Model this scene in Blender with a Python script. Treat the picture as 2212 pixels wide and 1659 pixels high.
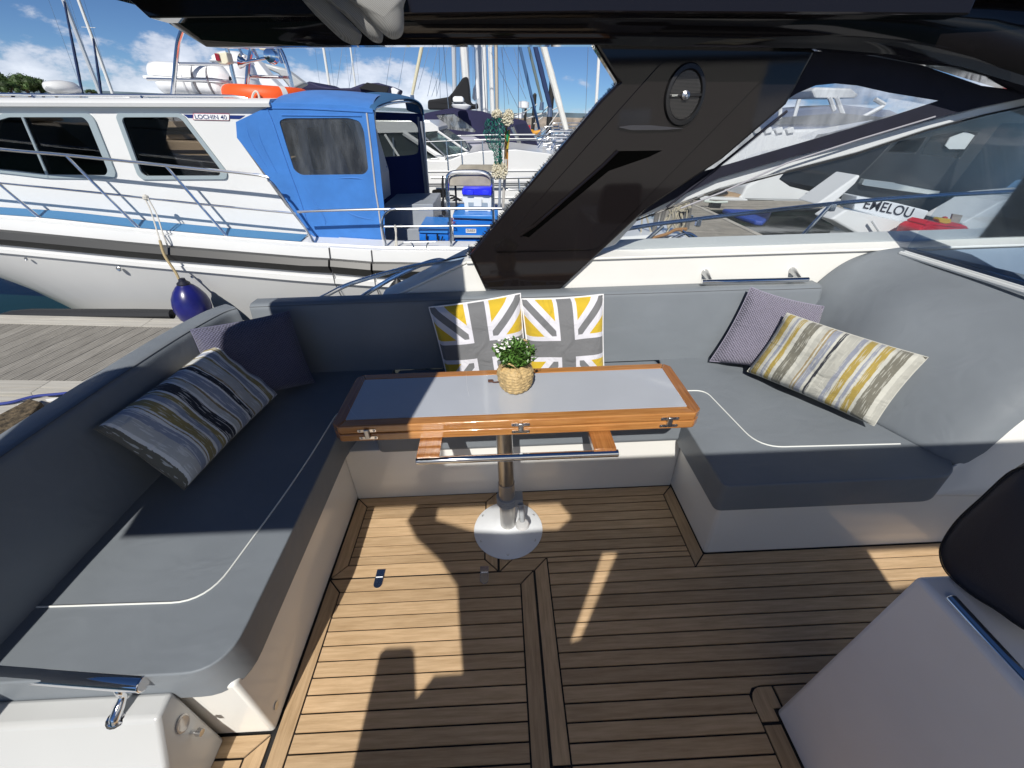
import bpy, bmesh, math, random
import numpy as np
from mathutils import Vector, Matrix
from mathutils.geometry import tessellate_polygon
random.seed(7); rng = np.random.default_rng(7)
for o in list(bpy.data.objects): bpy.data.objects.remove(o)
SC = bpy.context.scene; COL = SC.collection
# ---------------------------------------------------------------- camera
FPX = 414.0; S = 1024/2212; CAMH = 1.6; HC = 2.55
def _n(v): return v/np.linalg.norm(v)
_dY = _n(np.array([-18., 269., FPX])); _dn = _n(np.array([17., -(FPX*FPX-18*17)/269., FPX]))
_up = -_dn; _dX = np.cross(_dY, _up); _dX = _dX if _dX[0] > 0 else -_dX
MB_ = np.array([_dX, _dY, _up])                       # boat axes in camera axes
_U = _n(np.array([.051, 1, -269/FPX]))
_Y = _n(MB_[1]-(MB_[1]@_U)*_U); _X = np.cross(_Y, _U); _X = _X if _X[0] > 0 else -_X
MW_ = np.array([_X, _Y, _U])                          # world axes in camera axes
RBW = MW_@MB_.T                                       # boat -> world: the boat sits a few degrees bow up
cam_d = bpy.data.cameras.new('camera'); cam = bpy.data.objects.new('camera', cam_d); COL.objects.link(cam)
cam_d.sensor_width = 36; cam_d.lens = FPX/1024*36; cam_d.clip_start = .05; cam_d.clip_end = 3000
_R = np.column_stack([MW_[:, 0], MW_[:, 1], -MW_[:, 2]])
cam.matrix_world = Matrix.Translation((0, 0, HC)) @ Matrix(_R.tolist()).to_4x4()
SC.camera = cam
_rb = Matrix(RBW.tolist()).to_4x4()
BOATM = Matrix.Translation(Vector((0, 0, HC)) - (_rb @ Vector((0, 0, CAMH)))) @ _rb
# ---------------------------------------------------------------- sky and sun
LB = _n(np.array([.17, 1, -.95])); LW = RBW@LB        # direction the sunlight travels
sun_el = math.asin(-LW[2]); sun_az = math.atan2(-LW[0], -LW[1])
w = bpy.data.worlds.new('World'); SC.world = w; w.use_nodes = True
nt = w.node_tree; nt.nodes.clear()
def nd(t, **k):
    n = nt.nodes.new(t)
    for a, b in k.items(): setattr(n, a, b)
    return n
out = nd('ShaderNodeOutputWorld'); bg = nd('ShaderNodeBackground'); bg.inputs[1].default_value = SKY_STR = .062
sky = nd('ShaderNodeTexSky', sky_type='NISHITA', sun_disc=False)
sky.sun_elevation = sun_el; sky.sun_rotation = sun_az; sky.air_density = .62; sky.dust_density = .05; sky.ozone_density = 1.6; sky.altitude = 1200
tc = nd('ShaderNodeTexCoord'); sep = nd('ShaderNodeSeparateXYZ')
nt.links.new(tc.outputs['Generated'], sep.inputs[0])
at2 = nd('ShaderNodeMath', operation='ARCTAN2'); nt.links.new(sep.outputs[0], at2.inputs[0]); nt.links.new(sep.outputs[1], at2.inputs[1])
cmb = nd('ShaderNodeCombineXYZ'); nt.links.new(at2.outputs[0], cmb.inputs[0])
zz = nd('ShaderNodeMath', operation='MULTIPLY'); zz.inputs[1].default_value = 1.9; nt.links.new(sep.outputs[2], zz.inputs[0]); nt.links.new(zz.outputs[0], cmb.inputs[1])
noi = nd('ShaderNodeTexNoise'); noi.inputs['Scale'].default_value = 6.5; noi.inputs['Detail'].default_value = 9; noi.inputs['Roughness'].default_value = .6
nt.links.new(cmb.outputs[0], noi.inputs['Vector'])
noi2 = nd('ShaderNodeTexNoise'); noi2.inputs['Scale'].default_value = 2.2; noi2.inputs['Detail'].default_value = 2
nt.links.new(cmb.outputs[0], noi2.inputs['Vector'])
elr = nd('ShaderNodeMapRange'); elr.inputs['From Min'].default_value = .0; elr.inputs['From Max'].default_value = .24; elr.inputs['To Min'].default_value = .25; elr.inputs['To Max'].default_value = -.30
nt.links.new(sep.outputs[2], elr.inputs['Value'])
a1 = nd('ShaderNodeMath', operation='ADD'); nt.links.new(noi.outputs[0], a1.inputs[0]); nt.links.new(elr.outputs[0], a1.inputs[1])
a2 = nd('ShaderNodeMath', operation='MULTIPLY_ADD'); nt.links.new(noi2.outputs[0], a2.inputs[0]); a2.inputs[1].default_value = .55; nt.links.new(a1.outputs[0], a2.inputs[2])
mk = nd('ShaderNodeMapRange', interpolation_type='SMOOTHSTEP'); mk.inputs['From Min'].default_value = .895; mk.inputs['From Max'].default_value = .99; mk.inputs['To Max'].default_value = .8
nt.links.new(a2.outputs[0], mk.inputs['Value'])
shd = nd('ShaderNodeMapRange'); shd.inputs['From Min'].default_value = .86; shd.inputs['From Max'].default_value = 1.12
nt.links.new(a2.outputs[0], shd.inputs['Value'])
cc = nd('ShaderNodeMix', data_type='RGBA'); cc.inputs[6].default_value = (4.8, 5.7, 7.4, 1); cc.inputs[7].default_value = (12.5, 12.8, 13.8, 1)
nt.links.new(shd.outputs[0], cc.inputs[0])
mx = nd('ShaderNodeMix', data_type='RGBA'); nt.links.new(mk.outputs[0], mx.inputs[0]); tint = nd('ShaderNodeMix', data_type='RGBA', blend_type='MULTIPLY'); tint.inputs[0].default_value = 1; tint.inputs[7].default_value = (.52, .70, .90, 1); nt.links.new(sky.outputs[0], tint.inputs[6]); nt.links.new(tint.outputs[2], mx.inputs[6]); nt.links.new(cc.outputs[2], mx.inputs[7])
nt.links.new(mx.outputs[2], bg.inputs[0]); nt.links.new(bg.outputs[0], out.inputs[0])
sd = bpy.data.lights.new('sun', 'SUN'); sd.energy = 3.6; sd.angle = math.radians(.5); sd.color = (1, .955, .88)
so = bpy.data.objects.new('sun', sd); COL.objects.link(so); so.location = (0, 0, 30)
so.rotation_mode = 'QUATERNION'; so.rotation_quaternion = Vector(LW.tolist()).to_track_quat('-Z', 'Y')
SC.view_settings.view_transform = 'Standard'; SC.view_settings.look = 'None'; SC.view_settings.gamma = 1
SC.view_settings.exposure = 0.43; SC.view_settings.use_curve_mapping = False
SC.render.engine = 'CYCLES'; SC.cycles.max_bounces = 14; SC.cycles.diffuse_bounces = 7; SC.cycles.transparent_max_bounces = 24; SC.render.resolution_x = 1024; SC.render.resolution_y = 768
# ---------------------------------------------------------------- where a pixel of the photograph meets a plane of the place
def Q(ox, oy, sc):                                    # crop coordinates -> coordinates of the 2212 px wide photograph
    return lambda a, b: (.548611*(ox+a*sc), .548611*(oy+b*sc))
q0 = lambda a, b: (a, b)
qc1 = Q(0, 0, .5425); qc2 = Q(1000, 0, .5425); qc3 = Q(1800, 0, .5425); qc4 = Q(2832, 0, .5425)
qb1 = Q(0, 800, .5425); qb2 = Q(1000, 800, .5425); qb3 = Q(1800, 900, .5425); qb4 = Q(2832, 900, .5425)
qA = Q(0, 2124, .5425); qF2 = Q(1000, 1700, .5425); qF4 = Q(2832, 2124, .5425)
qT = Q(1300, 1400, .67812); qR = Q(2400, 500, .31646); qE = Q(3200, 500, .37613); qL = Q(500, 0, .36166)
qM = Q(1700, 250, .27125); qK = Q(1600, 500, .30139); qP = Q(1100, 500, .40687); qH = Q(2700, 1000, .27125)
def _ray(M, u, v): return M@np.array([u*S-512, 384-v*S, FPX])
def _hit(M, h, uv, ax, val):
    d = _ray(M, *uv); o = np.array([0, 0, h]); return o+(val-o[ax])/d[ax]*d
def Bx(uv, x): return _hit(MB_, CAMH, uv, 0, x)
def By(uv, y): return _hit(MB_, CAMH, uv, 1, y)
def Bz(uv, z): return _hit(MB_, CAMH, uv, 2, z)
def Wx(uv, x): return _hit(MW_, HC, uv, 0, x)
def Wy(uv, y): return _hit(MW_, HC, uv, 1, y)
def Wz(uv, z): return _hit(MW_, HC, uv, 2, z)
def Bd(uv, P, d):                                     # point on the pixel's ray at distance d from P (the farther one)
    r = _n(_ray(MB_, *uv)); o = np.array([0, 0, CAMH]); b = r@(o-P); c = (o-P)@(o-P)-d*d
    return o+(-b+math.sqrt(max(b*b-c, 0)))*r
# ---------------------------------------------------------------- objects
FRAME = ['w']; BOAT = []
class G:
    """collects shapes of one mesh"""
    def __init__(s): s.v = []; s.f = []; s.uv = None
    def add(s, vs, fs):
        b = len(s.v); s.v += [tuple(float(c) for c in p) for p in vs]; s.f += [tuple(b+i for i in f) for f in fs]; return s
    def box(s, c, d, R=None):
        c = np.array(c, float); h = np.array(d, float)/2
        vs = [np.array((x, y, z))*h for x in (-1, 1) for y in (-1, 1) for z in (-1, 1)]
        if R is not None: vs = [np.array(R)@p for p in vs]
        return s.add([c+p for p in vs], [(0, 1, 3, 2), (4, 6, 7, 5), (0, 4, 5, 1), (2, 3, 7, 6), (0, 2, 6, 4), (1, 5, 7, 3)])
    def ext(s, pts, vec, holes=()):                   # planar polygon (3D points) pushed along vec
        loops = [[np.array(p, float) for p in pts]]+[[np.array(p, float) for p in h] for h in holes]
        vec = np.array(vec, float); flat = [p for l in loops for p in l]; n = len(flat)
        tris = tessellate_polygon([[Vector(p.tolist()) for p in l] for l in loops])
        fs = [tuple(t) for t in tris]+[tuple(n+i for i in reversed(t)) for t in tris]
        b = 0
        for l in loops:
            m = len(l)
            for i in range(m): j = (i+1) % m; fs.append((b+i, b+j, n+b+j, n+b+i))
            b += m
        return s.add(flat+[p+vec for p in flat], fs)
    def tube(s, path, r, seg=8, cap=True, closed=False):
        P = [np.array(p, float) for p in path]; n = len(P); rs = r if hasattr(r, '__len__') else [r]*n
        rings = []; up = None
        for i in range(n):
            a = P[(i-1) % n] if (closed or i > 0) else P[i]; c = P[(i+1) % n] if (closed or i < n-1) else P[i]
            t = _n(c-a) if np.linalg.norm(c-a) > 1e-9 else np.array([0, 0, 1.])
            if up is None: up = np.array([0, 0, 1.]) if abs(t[2]) < .9 else np.array([1., 0, 0])
            x = _n(np.cross(up, t)); y = np.cross(t, x); up = y if abs(np.dot(y, t)) < .5 else up
            rings.append([P[i]+rs[i]*(math.cos(2*math.pi*k/seg)*x+math.sin(2*math.pi*k/seg)*y) for k in range(seg)])
        vs = [p for g in rings for p in g]; fs = []
        for i in range(n if closed else n-1):
            j = (i+1) % n
            for k in range(seg): l = (k+1) % seg; fs.append((i*seg+k, i*seg+l, j*seg+l, j*seg+k))
        if cap and not closed: fs += [tuple(reversed(range(seg))), tuple((n-1)*seg+k for k in range(seg))]
        return s.add(vs, fs)
    def cyl(s, a, b, r, seg=16, r2=None): return s.tube([a, b], [r, r if r2 is None else r2], seg)
    def lathe(s, c, prof, seg=24, ax='z', sx=1, sy=1):
        c = np.array(c, float); vs = []; fs = []; m = len(prof)
        for r, h in prof:
            for k in range(seg):
                t = 2*math.pi*k/seg; p = (r*math.cos(t)*sx, r*math.sin(t)*sy, h)
                p = p if ax == 'z' else ((p[0], h, p[1]) if ax == 'y' else (h, p[0], p[1])); vs.append(c+np.array(p))
        for i in range(m-1):
            for k in range(seg): l = (k+1) % seg; fs.append((i*seg+k, i*seg+l, (i+1)*seg+l, (i+1)*seg+k))
        fs += [tuple(reversed(range(seg))), tuple((m-1)*seg+k for k in range(seg))]
        return s.add(vs, fs)
    def grid(s, rows, uv=False, closed=False):
        m = len(rows[0]); vs = [p for r in rows for p in r]; fs = []
        for i in range(len(rows)-1):
            for k in range(m if closed else m-1): l = (k+1) % m; fs.append((i*m+k, i*m+l, (i+1)*m+l, (i+1)*m+k))
        return s.add(vs, fs)
def smoothpath(pts, n=6, closed=False):
    P = [np.array(p, float) for p in pts]; m = len(P); out_ = []
    rng_ = range(m) if closed else range(m-1)
    for i in rng_:
        p0 = P[i-1] if (closed or i > 0) else 2*P[0]-P[1]; p1 = P[i]; p2 = P[(i+1) % m]
        p3 = P[(i+2) % m] if (closed or i < m-2) else 2*P[-1]-P[-2]
        for k in range(n):
            t = k/n; out_.append(.5*((2*p1)+(-p0+p2)*t+(2*p0-5*p1+4*p2-p3)*t*t+(-p0+3*p1-3*p2+p3)*t**3))
    if not closed: out_.append(P[-1])
    return out_
def rounded(pts, r, n=5):                             # rounds the corners of a planar polygon given in 3D
    P = [np.array(p, float) for p in pts]; m = len(P); o = []
    rs = r if hasattr(r, '__len__') else [r]*m
    for i in range(m):
        a, b, c = P[i-1], P[i], P[(i+1) % m]; ra = min(rs[i], .45*np.linalg.norm(a-b), .45*np.linalg.norm(c-b))
        if ra < 1e-5: o.append(b); continue
        s_, e_ = b+_n(a-b)*ra, b+_n(c-b)*ra
        for k in range(n+1): t = k/n; o.append((1-t)**2*s_+2*t*(1-t)*b+t*t*e_)
    return o
def _register(o, parent):
    COL.objects.link(o)
    if parent is not None: o.parent = parent
    elif FRAME[0] == 'b': BOAT.append(o)
def _loc(o):
    l = Vector(o.location)
    if o.parent: l = l+_loc(o.parent)
    return l
def thing(name, label, cat, loc=(0, 0, 0), group=None):
    o = bpy.data.objects.new(name, None); o.empty_display_size = .1; o.location = tuple(float(c) for c in loc); _register(o, None)
    o['label'] = label; o['category'] = cat
    if group: o['group'] = group
    return o
def tag(o, label, cat, group=None, kind=None):
    if label: o['label'] = label
    if cat: o['category'] = cat
    if group: o['group'] = group
    if kind: o['kind'] = kind
    return o
def obj(name, g, mat, parent=None, smooth=35, bevel=0, bseg=2, solid=0, sub=0, label=None):
    me = bpy.data.meshes.new(name); V = np.array(g.v); c = V.mean(axis=0) if parent is not None else np.array([V[:, 0].mean(), V[:, 1].mean(), V[:, 2].min()])
    me.from_pydata((V-c).tolist(), [], g.f)
    bm = bmesh.new(); bm.from_mesh(me); bmesh.ops.remove_doubles(bm, verts=bm.verts, dist=1e-5)
    bmesh.ops.recalc_face_normals(bm, faces=bm.faces)
    bm.to_mesh(me); bm.free()
    if g.uv is not None:
        uvl = me.uv_layers.new(name='uv')
        if len(me.vertices) == len(g.uv):
            for lp in me.loops: uvl.data[lp.index].uv = g.uv[lp.vertex_index]
    if smooth:
        me.polygons.foreach_set('use_smooth', [True]*len(me.polygons)); me.set_sharp_from_angle(angle=math.radians(smooth))
    me.materials.append(mat); o = bpy.data.objects.new(name, me); _register(o, parent)
    base = _loc(parent) if parent is not None else Vector((0, 0, 0))
    o.location = Vector(c.tolist())-base
    if solid: m = o.modifiers.new('thickness', 'SOLIDIFY'); m.thickness = solid; m.offset = 0
    if bevel: m = o.modifiers.new('bevel', 'BEVEL'); m.width = bevel; m.segments = bseg; m.limit_method = 'ANGLE'; m.angle_limit = math.radians(40); m.harden_normals = False
    if sub: m = o.modifiers.new('sub', 'SUBSURF'); m.levels = sub; m.render_levels = sub
    if label: o['label'] = label
    return o
def text(name, body, mat, parent, origin, xdir, ydir, height, width=None, depth=.002, bold=True):
    cu = bpy.data.curves.new(name, 'FONT'); cu.body = body; cu.size = 1; cu.extrude = .01; cu.offset = .004 if bold else 0
    t = bpy.data.objects.new('tmp', cu); COL.objects.link(t); dg = bpy.context.evaluated_depsgraph_get(); dg.update()
    me = bpy.data.meshes.new_from_object(t.evaluated_get(dg)); bpy.data.objects.remove(t)
    V = np.array([v.co[:] for v in me.vertices]); x0, x1, y0, y1 = V[:, 0].min(), V[:, 0].max(), V[:, 1].min(), V[:, 1].max()
    sy = height/(y1-y0); sx = width/(x1-x0) if width else sy
    xd, yd = _n(np.array(xdir, float)), _n(np.array(ydir, float)); zd = np.cross(xd, yd); g = G()
    pts = [np.array(origin)+xd*(p[0]-x0)*sx+yd*(p[1]-y0)*sy+zd*(p[2]/.01*depth/2+depth/2) for p in V]
    g.add(pts, [tuple(p.vertices) for p in me.polygons]); return obj(name, g, mat, parent, smooth=0)
# ---------------------------------------------------------------- materials
MATS = {}
def mat(name, col, rough=.5, metal=0, spec=.5, var=0, vscale=6, bump=0, bscale=80, coat=0, stretch=(1, 1, 1), col2=None, detail=3, trans=0, sheen=0, rvar=0):
    if name in MATS: return MATS[name]
    m = bpy.data.materials.new(name); m.use_nodes = True; t = m.node_tree; b = t.nodes['Principled BSDF']
    b.inputs['Base Color'].default_value = (*col, 1); b.inputs['Roughness'].default_value = rough; b.inputs['Metallic'].default_value = metal
    b.inputs['Specular IOR Level'].default_value = spec; b.inputs['Coat Weight'].default_value = coat; b.inputs['Coat Roughness'].default_value = .06
    if sheen: b.inputs['Sheen Weight'].default_value = sheen
    if trans: b.inputs['Transmission Weight'].default_value = trans
    co = t.nodes.new('ShaderNodeTexCoord'); mp = t.nodes.new('ShaderNodeMapping'); mp.inputs['Scale'].default_value = stretch
    t.links.new(co.outputs['Object'], mp.inputs[0])
    if var or rvar:
        n = t.nodes.new('ShaderNodeTexNoise'); n.inputs['Scale'].default_value = vscale; n.inputs['Detail'].default_value = detail; t.links.new(mp.outputs[0], n.inputs['Vector'])
        mr = t.nodes.new('ShaderNodeMapRange'); mr.inputs['From Min'].default_value = .3; mr.inputs['From Max'].default_value = .7; t.links.new(n.outputs[0], mr.inputs['Value'])
        if var:
            x = t.nodes.new('ShaderNodeMix'); x.data_type = 'RGBA'; c2 = col2 or tuple(c*(1-var) for c in col); c1 = col if col2 else tuple(min(c*(1+var), 1) for c in col)
            x.inputs[6].default_value = (*c1, 1); x.inputs[7].default_value = (*c2, 1); t.links.new(mr.outputs[0], x.inputs[0]); t.links.new(x.outputs[2], b.inputs['Base Color'])
        if rvar:
            r = t.nodes.new('ShaderNodeMapRange'); r.inputs['To Min'].default_value = max(rough-rvar, 0.02); r.inputs['To Max'].default_value = rough+rvar; t.links.new(n.outputs[0], r.inputs['Value']); t.links.new(r.outputs[0], b.inputs['Roughness'])
    if bump:
        n2 = t.nodes.new('ShaderNodeTexNoise'); n2.inputs['Scale'].default_value = bscale; n2.inputs['Detail'].default_value = 4; t.links.new(mp.outputs[0], n2.inputs['Vector'])
        bp = t.nodes.new('ShaderNodeBump'); bp.inputs['Strength'].default_value = bump; bp.inputs['Distance'].default_value = .01; t.links.new(n2.outputs[0], bp.inputs['Height']); t.links.new(bp.outputs[0], b.inputs['Normal'])
    MATS[name] = m; return m
def wood(name, cols, stretch, rough=.5, coat=0, spec=.4, obvar=.25, scale=1, bump=.2):
    m = mat(name, cols[0], rough, spec=spec, coat=coat); t = m.node_tree; b = t.nodes['Principled BSDF']
    co = t.nodes.new('ShaderNodeTexCoord'); oi = t.nodes.new('ShaderNodeObjectInfo'); ad = t.nodes.new('ShaderNodeVectorMath'); ad.operation = 'ADD'
    sc = t.nodes.new('ShaderNodeVectorMath'); sc.operation = 'SCALE'; sc.inputs[3].default_value = 37; cb = t.nodes.new('ShaderNodeCombineXYZ')
    for i in range(3): t.links.new(oi.outputs['Random'], cb.inputs[i])
    t.links.new(cb.outputs[0], sc.inputs[0]); t.links.new(co.outputs['Object'], ad.inputs[0]); t.links.new(sc.outputs[0], ad.inputs[1])
    mp = t.nodes.new('ShaderNodeMapping'); mp.inputs['Scale'].default_value = tuple(k*scale for k in stretch); t.links.new(ad.outputs[0], mp.inputs[0])
    n = t.nodes.new('ShaderNodeTexNoise'); n.inputs['Scale'].default_value = 1; n.inputs['Detail'].default_value = 6; n.inputs['Roughness'].default_value = .65; t.links.new(mp.outputs[0], n.inputs['Vector'])
    rp = t.nodes.new('ShaderNodeValToRGB'); e = rp.color_ramp.elements; e[0].position = .3; e[1].position = .72; e[0].color = (*cols[1], 1); e[1].color = (*cols[0], 1)
    t.links.new(n.outputs[0], rp.inputs[0])
    n3 = t.nodes.new('ShaderNodeTexNoise'); n3.inputs['Scale'].default_value = 3.0; n3.inputs['Detail'].default_value = 3; t.links.new(ad.outputs[0], n3.inputs['Vector'])
    hs = t.nodes.new('ShaderNodeHueSaturation'); mr = t.nodes.new('ShaderNodeMapRange'); mr.inputs['To Min'].default_value = 1-obvar; mr.inputs['To Max'].default_value = 1+obvar*.6
    am = t.nodes.new('ShaderNodeMath'); am.operation = 'MULTIPLY_ADD'; am.inputs[1].default_value = .6; t.links.new(n3.outputs[0], am.inputs[0]); 
    hm = t.nodes.new('ShaderNodeMath'); hm.operation = 'MULTIPLY'; hm.inputs[1].default_value = .5; t.links.new(oi.outputs['Random'], hm.inputs[0]); t.links.new(hm.outputs[0], am.inputs[2])
    t.links.new(am.outputs[0], mr.inputs['Value']); t.links.new(mr.outputs[0], hs.inputs['Value']); t.links.new(rp.outputs[0], hs.inputs['Color']); t.links.new(hs.outputs[0], b.inputs['Base Color'])
    bp = t.nodes.new('ShaderNodeBump'); bp.inputs['Strength'].default_value = bump; bp.inputs['Distance'].default_value = .004; t.links.new(n.outputs[0], bp.inputs['Height']); t.links.new(bp.outputs[0], b.inputs['Normal'])
    return m
def glass(name, tint=(1, 1, 1), fac=.5, gl_rough=.02, ior=1.45, base=None, basefac=0, streak=0):
    """thin pane: see-through tint plus mirror-like reflection; optional film of scratches or salt"""
    m = bpy.data.materials.new(name); m.use_nodes = True; t = m.node_tree; t.nodes.clear()
    o = t.nodes.new('ShaderNodeOutputMaterial'); tr = t.nodes.new('ShaderNodeBsdfTransparent'); tr.inputs[0].default_value = (*tint, 1)
    gl = t.nodes.new('ShaderNodeBsdfGlossy'); gl.inputs['Roughness'].default_value = gl_rough; fr = t.nodes.new('ShaderNodeFresnel'); fr.inputs[0].default_value = ior
    x = t.nodes.new('ShaderNodeMixShader'); t.links.new(fr.outputs[0], x.inputs[0]); t.links.new(tr.outputs[0], x.inputs[1]); t.links.new(gl.outputs[0], x.inputs[2]); last = x
    if base:
        df = t.nodes.new('ShaderNodeBsdfDiffuse'); df.inputs[0].default_value = (*base, 1); y = t.nodes.new('ShaderNodeMixShader'); y.inputs[0].default_value = basefac
        if streak:
            co = t.nodes.new('ShaderNodeTexCoord'); mp = t.nodes.new('ShaderNodeMapping'); mp.inputs['Scale'].default_value = (3.2, 3.2, .9); mp.inputs['Rotation'].default_value = (0, .35, 0); n = t.nodes.new('ShaderNodeTexNoise'); n.inputs['Scale'].default_value = 3; n.inputs['Detail'].default_value = 8
            t.links.new(co.outputs['Object'], mp.inputs[0]); t.links.new(mp.outputs[0], n.inputs['Vector']); mr = t.nodes.new('ShaderNodeMapRange'); mr.inputs['From Min'].default_value = .4; mr.inputs['From Max'].default_value = .75
            mr.inputs['To Min'].default_value = basefac*.35; mr.inputs['To Max'].default_value = basefac+streak; t.links.new(n.outputs[0], mr.inputs['Value']); t.links.new(mr.outputs[0], y.inputs[0])
        t.links.new(last.outputs[0], y.inputs[1]); t.links.new(df.outputs[0], y.inputs[2]); last = y
    t.links.new(last.outputs[0], o.inputs[0]); return m
gel = mat('white_gelcoat', (.79, .79, .76), .16, spec=.5, var=.02, vscale=3)
gelw = mat('white_hull_gelcoat', (.72, .73, .73), .18, spec=.5, var=.03, vscale=1.2)
def wrinkle(m, scale=5, strength=.35, dist=.012):        # soft puckers of stretched upholstery over the fine grain
    t = m.node_tree; b = t.nodes['Principled BSDF']; co = t.nodes.new('ShaderNodeTexCoord'); mp = t.nodes.new('ShaderNodeMapping'); mp.inputs['Scale'].default_value = (1, 1.6, 1.3); n = t.nodes.new('ShaderNodeTexNoise'); n.inputs['Scale'].default_value = scale; n.inputs['Detail'].default_value = 2; n.inputs['Distortion'].default_value = .8
    bp = t.nodes.new('ShaderNodeBump'); bp.inputs['Strength'].default_value = strength; bp.inputs['Distance'].default_value = dist; t.links.new(co.outputs['Object'], mp.inputs[0]); t.links.new(mp.outputs[0], n.inputs['Vector']); t.links.new(n.outputs[0], bp.inputs['Height'])
    old = b.inputs['Normal'].links[0].from_socket if b.inputs['Normal'].is_linked else None
    if old is not None: t.links.new(bp.outputs[0], old.node.inputs['Normal'])
    else: t.links.new(bp.outputs[0], b.inputs['Normal'])
vinyl = mat('grey_vinyl', (.19, .213, .238), .45, spec=.25, var=.05, vscale=4, bump=.10, bscale=900)
wrinkle(vinyl)
piping = mat('white_piping', (.75, .77, .74), .4)
stitchm = mat('grey_thread', (.11, .12, .135), .6)
teak = wood('teak', ((.68, .485, .295), (.46, .31, .17)), (7, 90, 90), .42, spec=.4, obvar=.34)
teak_y = wood('teak_cross', ((.65, .46, .275), (.43, .29, .16)), (90, 7, 90), .42, spec=.4, obvar=.3)
varn = wood('varnished_teak', ((.56, .27, .085), (.33, .125, .032)), (6, 130, 130), .2, coat=.7, spec=.5, obvar=.25)
varn_y = wood('varnished_teak_cross', ((.46, .20, .06), (.26, .095, .026)), (130, 6, 130), .2, coat=.7, spec=.5, obvar=.25)
caulk = mat('black_caulking', (.012, .012, .013), .6)
steel = mat('polished_steel', (.80, .81, .82), .17, metal=1)
steel2 = mat('satin_steel', (.55, .56, .57), .28, metal=1)
chrome = mat('chrome', (.8, .81, .83), .04, metal=1)
dark = mat('dark_brown_gloss', (.0095, .0078, .0082), .06, spec=.35, coat=.08)
black = mat('black_plastic', (.012, .012, .013), .35)
matblack = mat('black_cloth', (.010, .011, .014), .85)
navybg = mat('navy_boat_canvas', (.014, .014, .058), .75, bump=.3, bscale=5, var=.2, vscale=2)
navycloth = mat('navy_canvas', (.008, .009, .022), .8, bump=.25, bscale=300, var=.15, vscale=9)
# ================================================================ OUR BOAT (authored in boat axes: x forward, y to starboard, z up from the cockpit sole)
FRAME[0] = 'b'
# ---- cockpit sole of teak planks
fl = obj('floor', G().box((.6, .1, -.012), (4.4, 2.9, .02)), caulk, smooth=0); tag(fl, 'black caulked cockpit floor laid with teak planks', None, kind='structure')
def clip(poly, a, b, c):                              # keep a*x+b*y<=c
    o = []
    for i in range(len(poly)):
        p, q = poly[i-1], poly[i]; dp, dq = a*p[0]+b*p[1]-c, a*q[0]+b*q[1]-c
        if (dp <= 0) != (dq <= 0): t = dp/(dp-dq); o.append((p[0]+t*(q[0]-p[0]), p[1]+t*(q[1]-p[1])))
        if dq <= 0: o.append(q)
    return o
GAP = .0030
def plank(poly, m=teak, z=.004, name='plank'):
    if len(poly) < 3: return
    c = np.mean(poly, axis=0); P = [np.array(p) for p in poly]; n = len(P); ins = []
    area = sum(P[i-1][0]*P[i][1]-P[i][0]*P[i-1][1] for i in range(n))
    if area < 0: P.reverse()
    P = [p for i, p in enumerate(P) if np.linalg.norm(p-P[i-1]) > 1e-4]; n = len(P)
    if n < 3: return
    for i in range(n):
        a, b, d = P[i-1], P[i], P[(i+1) % n]; e1, e2 = _n(b-a), _n(d-b); n1, n2 = np.array([-e1[1], e1[0]]), np.array([-e2[1], e2[0]])
        k = 1+n1@n2; ins.append(b+(n1+n2)*GAP/max(k, .3))
    g = G().ext([(p[0], p[1], z-.012) for p in ins], (0, 0, .012)); obj(name, g, m, fl, smooth=0)
def rect(x0, x1, y0, y1): return [(x0, y0), (x1, y0), (x1, y1), (x0, y1)]
BW = .057
def frame(x0, x1, y0, y1, w=BW, sides='ltrb', y0open=False):
    xi, xj, yi, yj = x0+w, x1-w, y0+w, y1-w
    if y0open: yi = y0
    if 'l' in sides: plank([(x0, y0), (xi, yi), (xi, yj), (x0, y1)], teak_y)
    if 't' in sides: plank([(x0, y1), (xi, yj), (xj, yj), (x1, y1)])
    if 'r' in sides: plank([(x1, y1), (xj, yj), (xj, yi), (x1, y0)], teak_y)
    if 'b' in sides and not y0open: plank([(x0, y0), (x1, y0), (xj, yi), (xi, yi)])
# aft hatch panel
frame(-.752, -.056, 1.026, 1.455)
ys = [1.083, 1.123, 1.173, 1.223, 1.275, 1.326, 1.377, 1.398]
for a, b in zip(ys, ys[1:]): plank(rect(-.695, -.113, a, b))
# near hatch panel
frame(-.752, .092, -.7, 1.022, y0open=True)
y = .965
while y > -.7:
    plank(rect(-.695, .035, y-.0505, y)); y -= .0505
# centre border strip and cross strip of the big panel
plank([(-.052, 1.022), (-.052, 1.452), (.006, 1.395), (.006, 1.079)], teak_y)
plank([(-.052, 1.452), (.824, 1.452), (.767, 1.395), (.006, 1.395)])
plank([(-.052, 1.022), (.006, 1.079), (.153, 1.079), (.096, 1.022)])
plank([(.824, 1.452), (.767, 1.395), (.767, 1.004), (.824, 1.061)], teak_y)
plank([(.096, 1.022), (.153, 1.079), (.153, .40), (.096, .40)], teak_y)
plank([(.096, .398), (.153, .398), (.153, -.7), (.096, -.7)], teak_y)
rows = [1.395, 1.355, 1.305, 1.255, 1.205, 1.155, 1.1045, 1.079]
for a, b in zip(rows, rows[1:]): plank(rect(.006, .767, b, a))
plank(rect(.153, .767, 1.054, 1.079)); plank(rect(.153, .767, 1.004, 1.054))
plank([(.767, 1.004), (.824, 1.061), (2.4, 1.061), (2.4, 1.004)])
bl = (np.array([.764, .549]), np.array([.757, .37]))
y = 1.004
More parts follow.
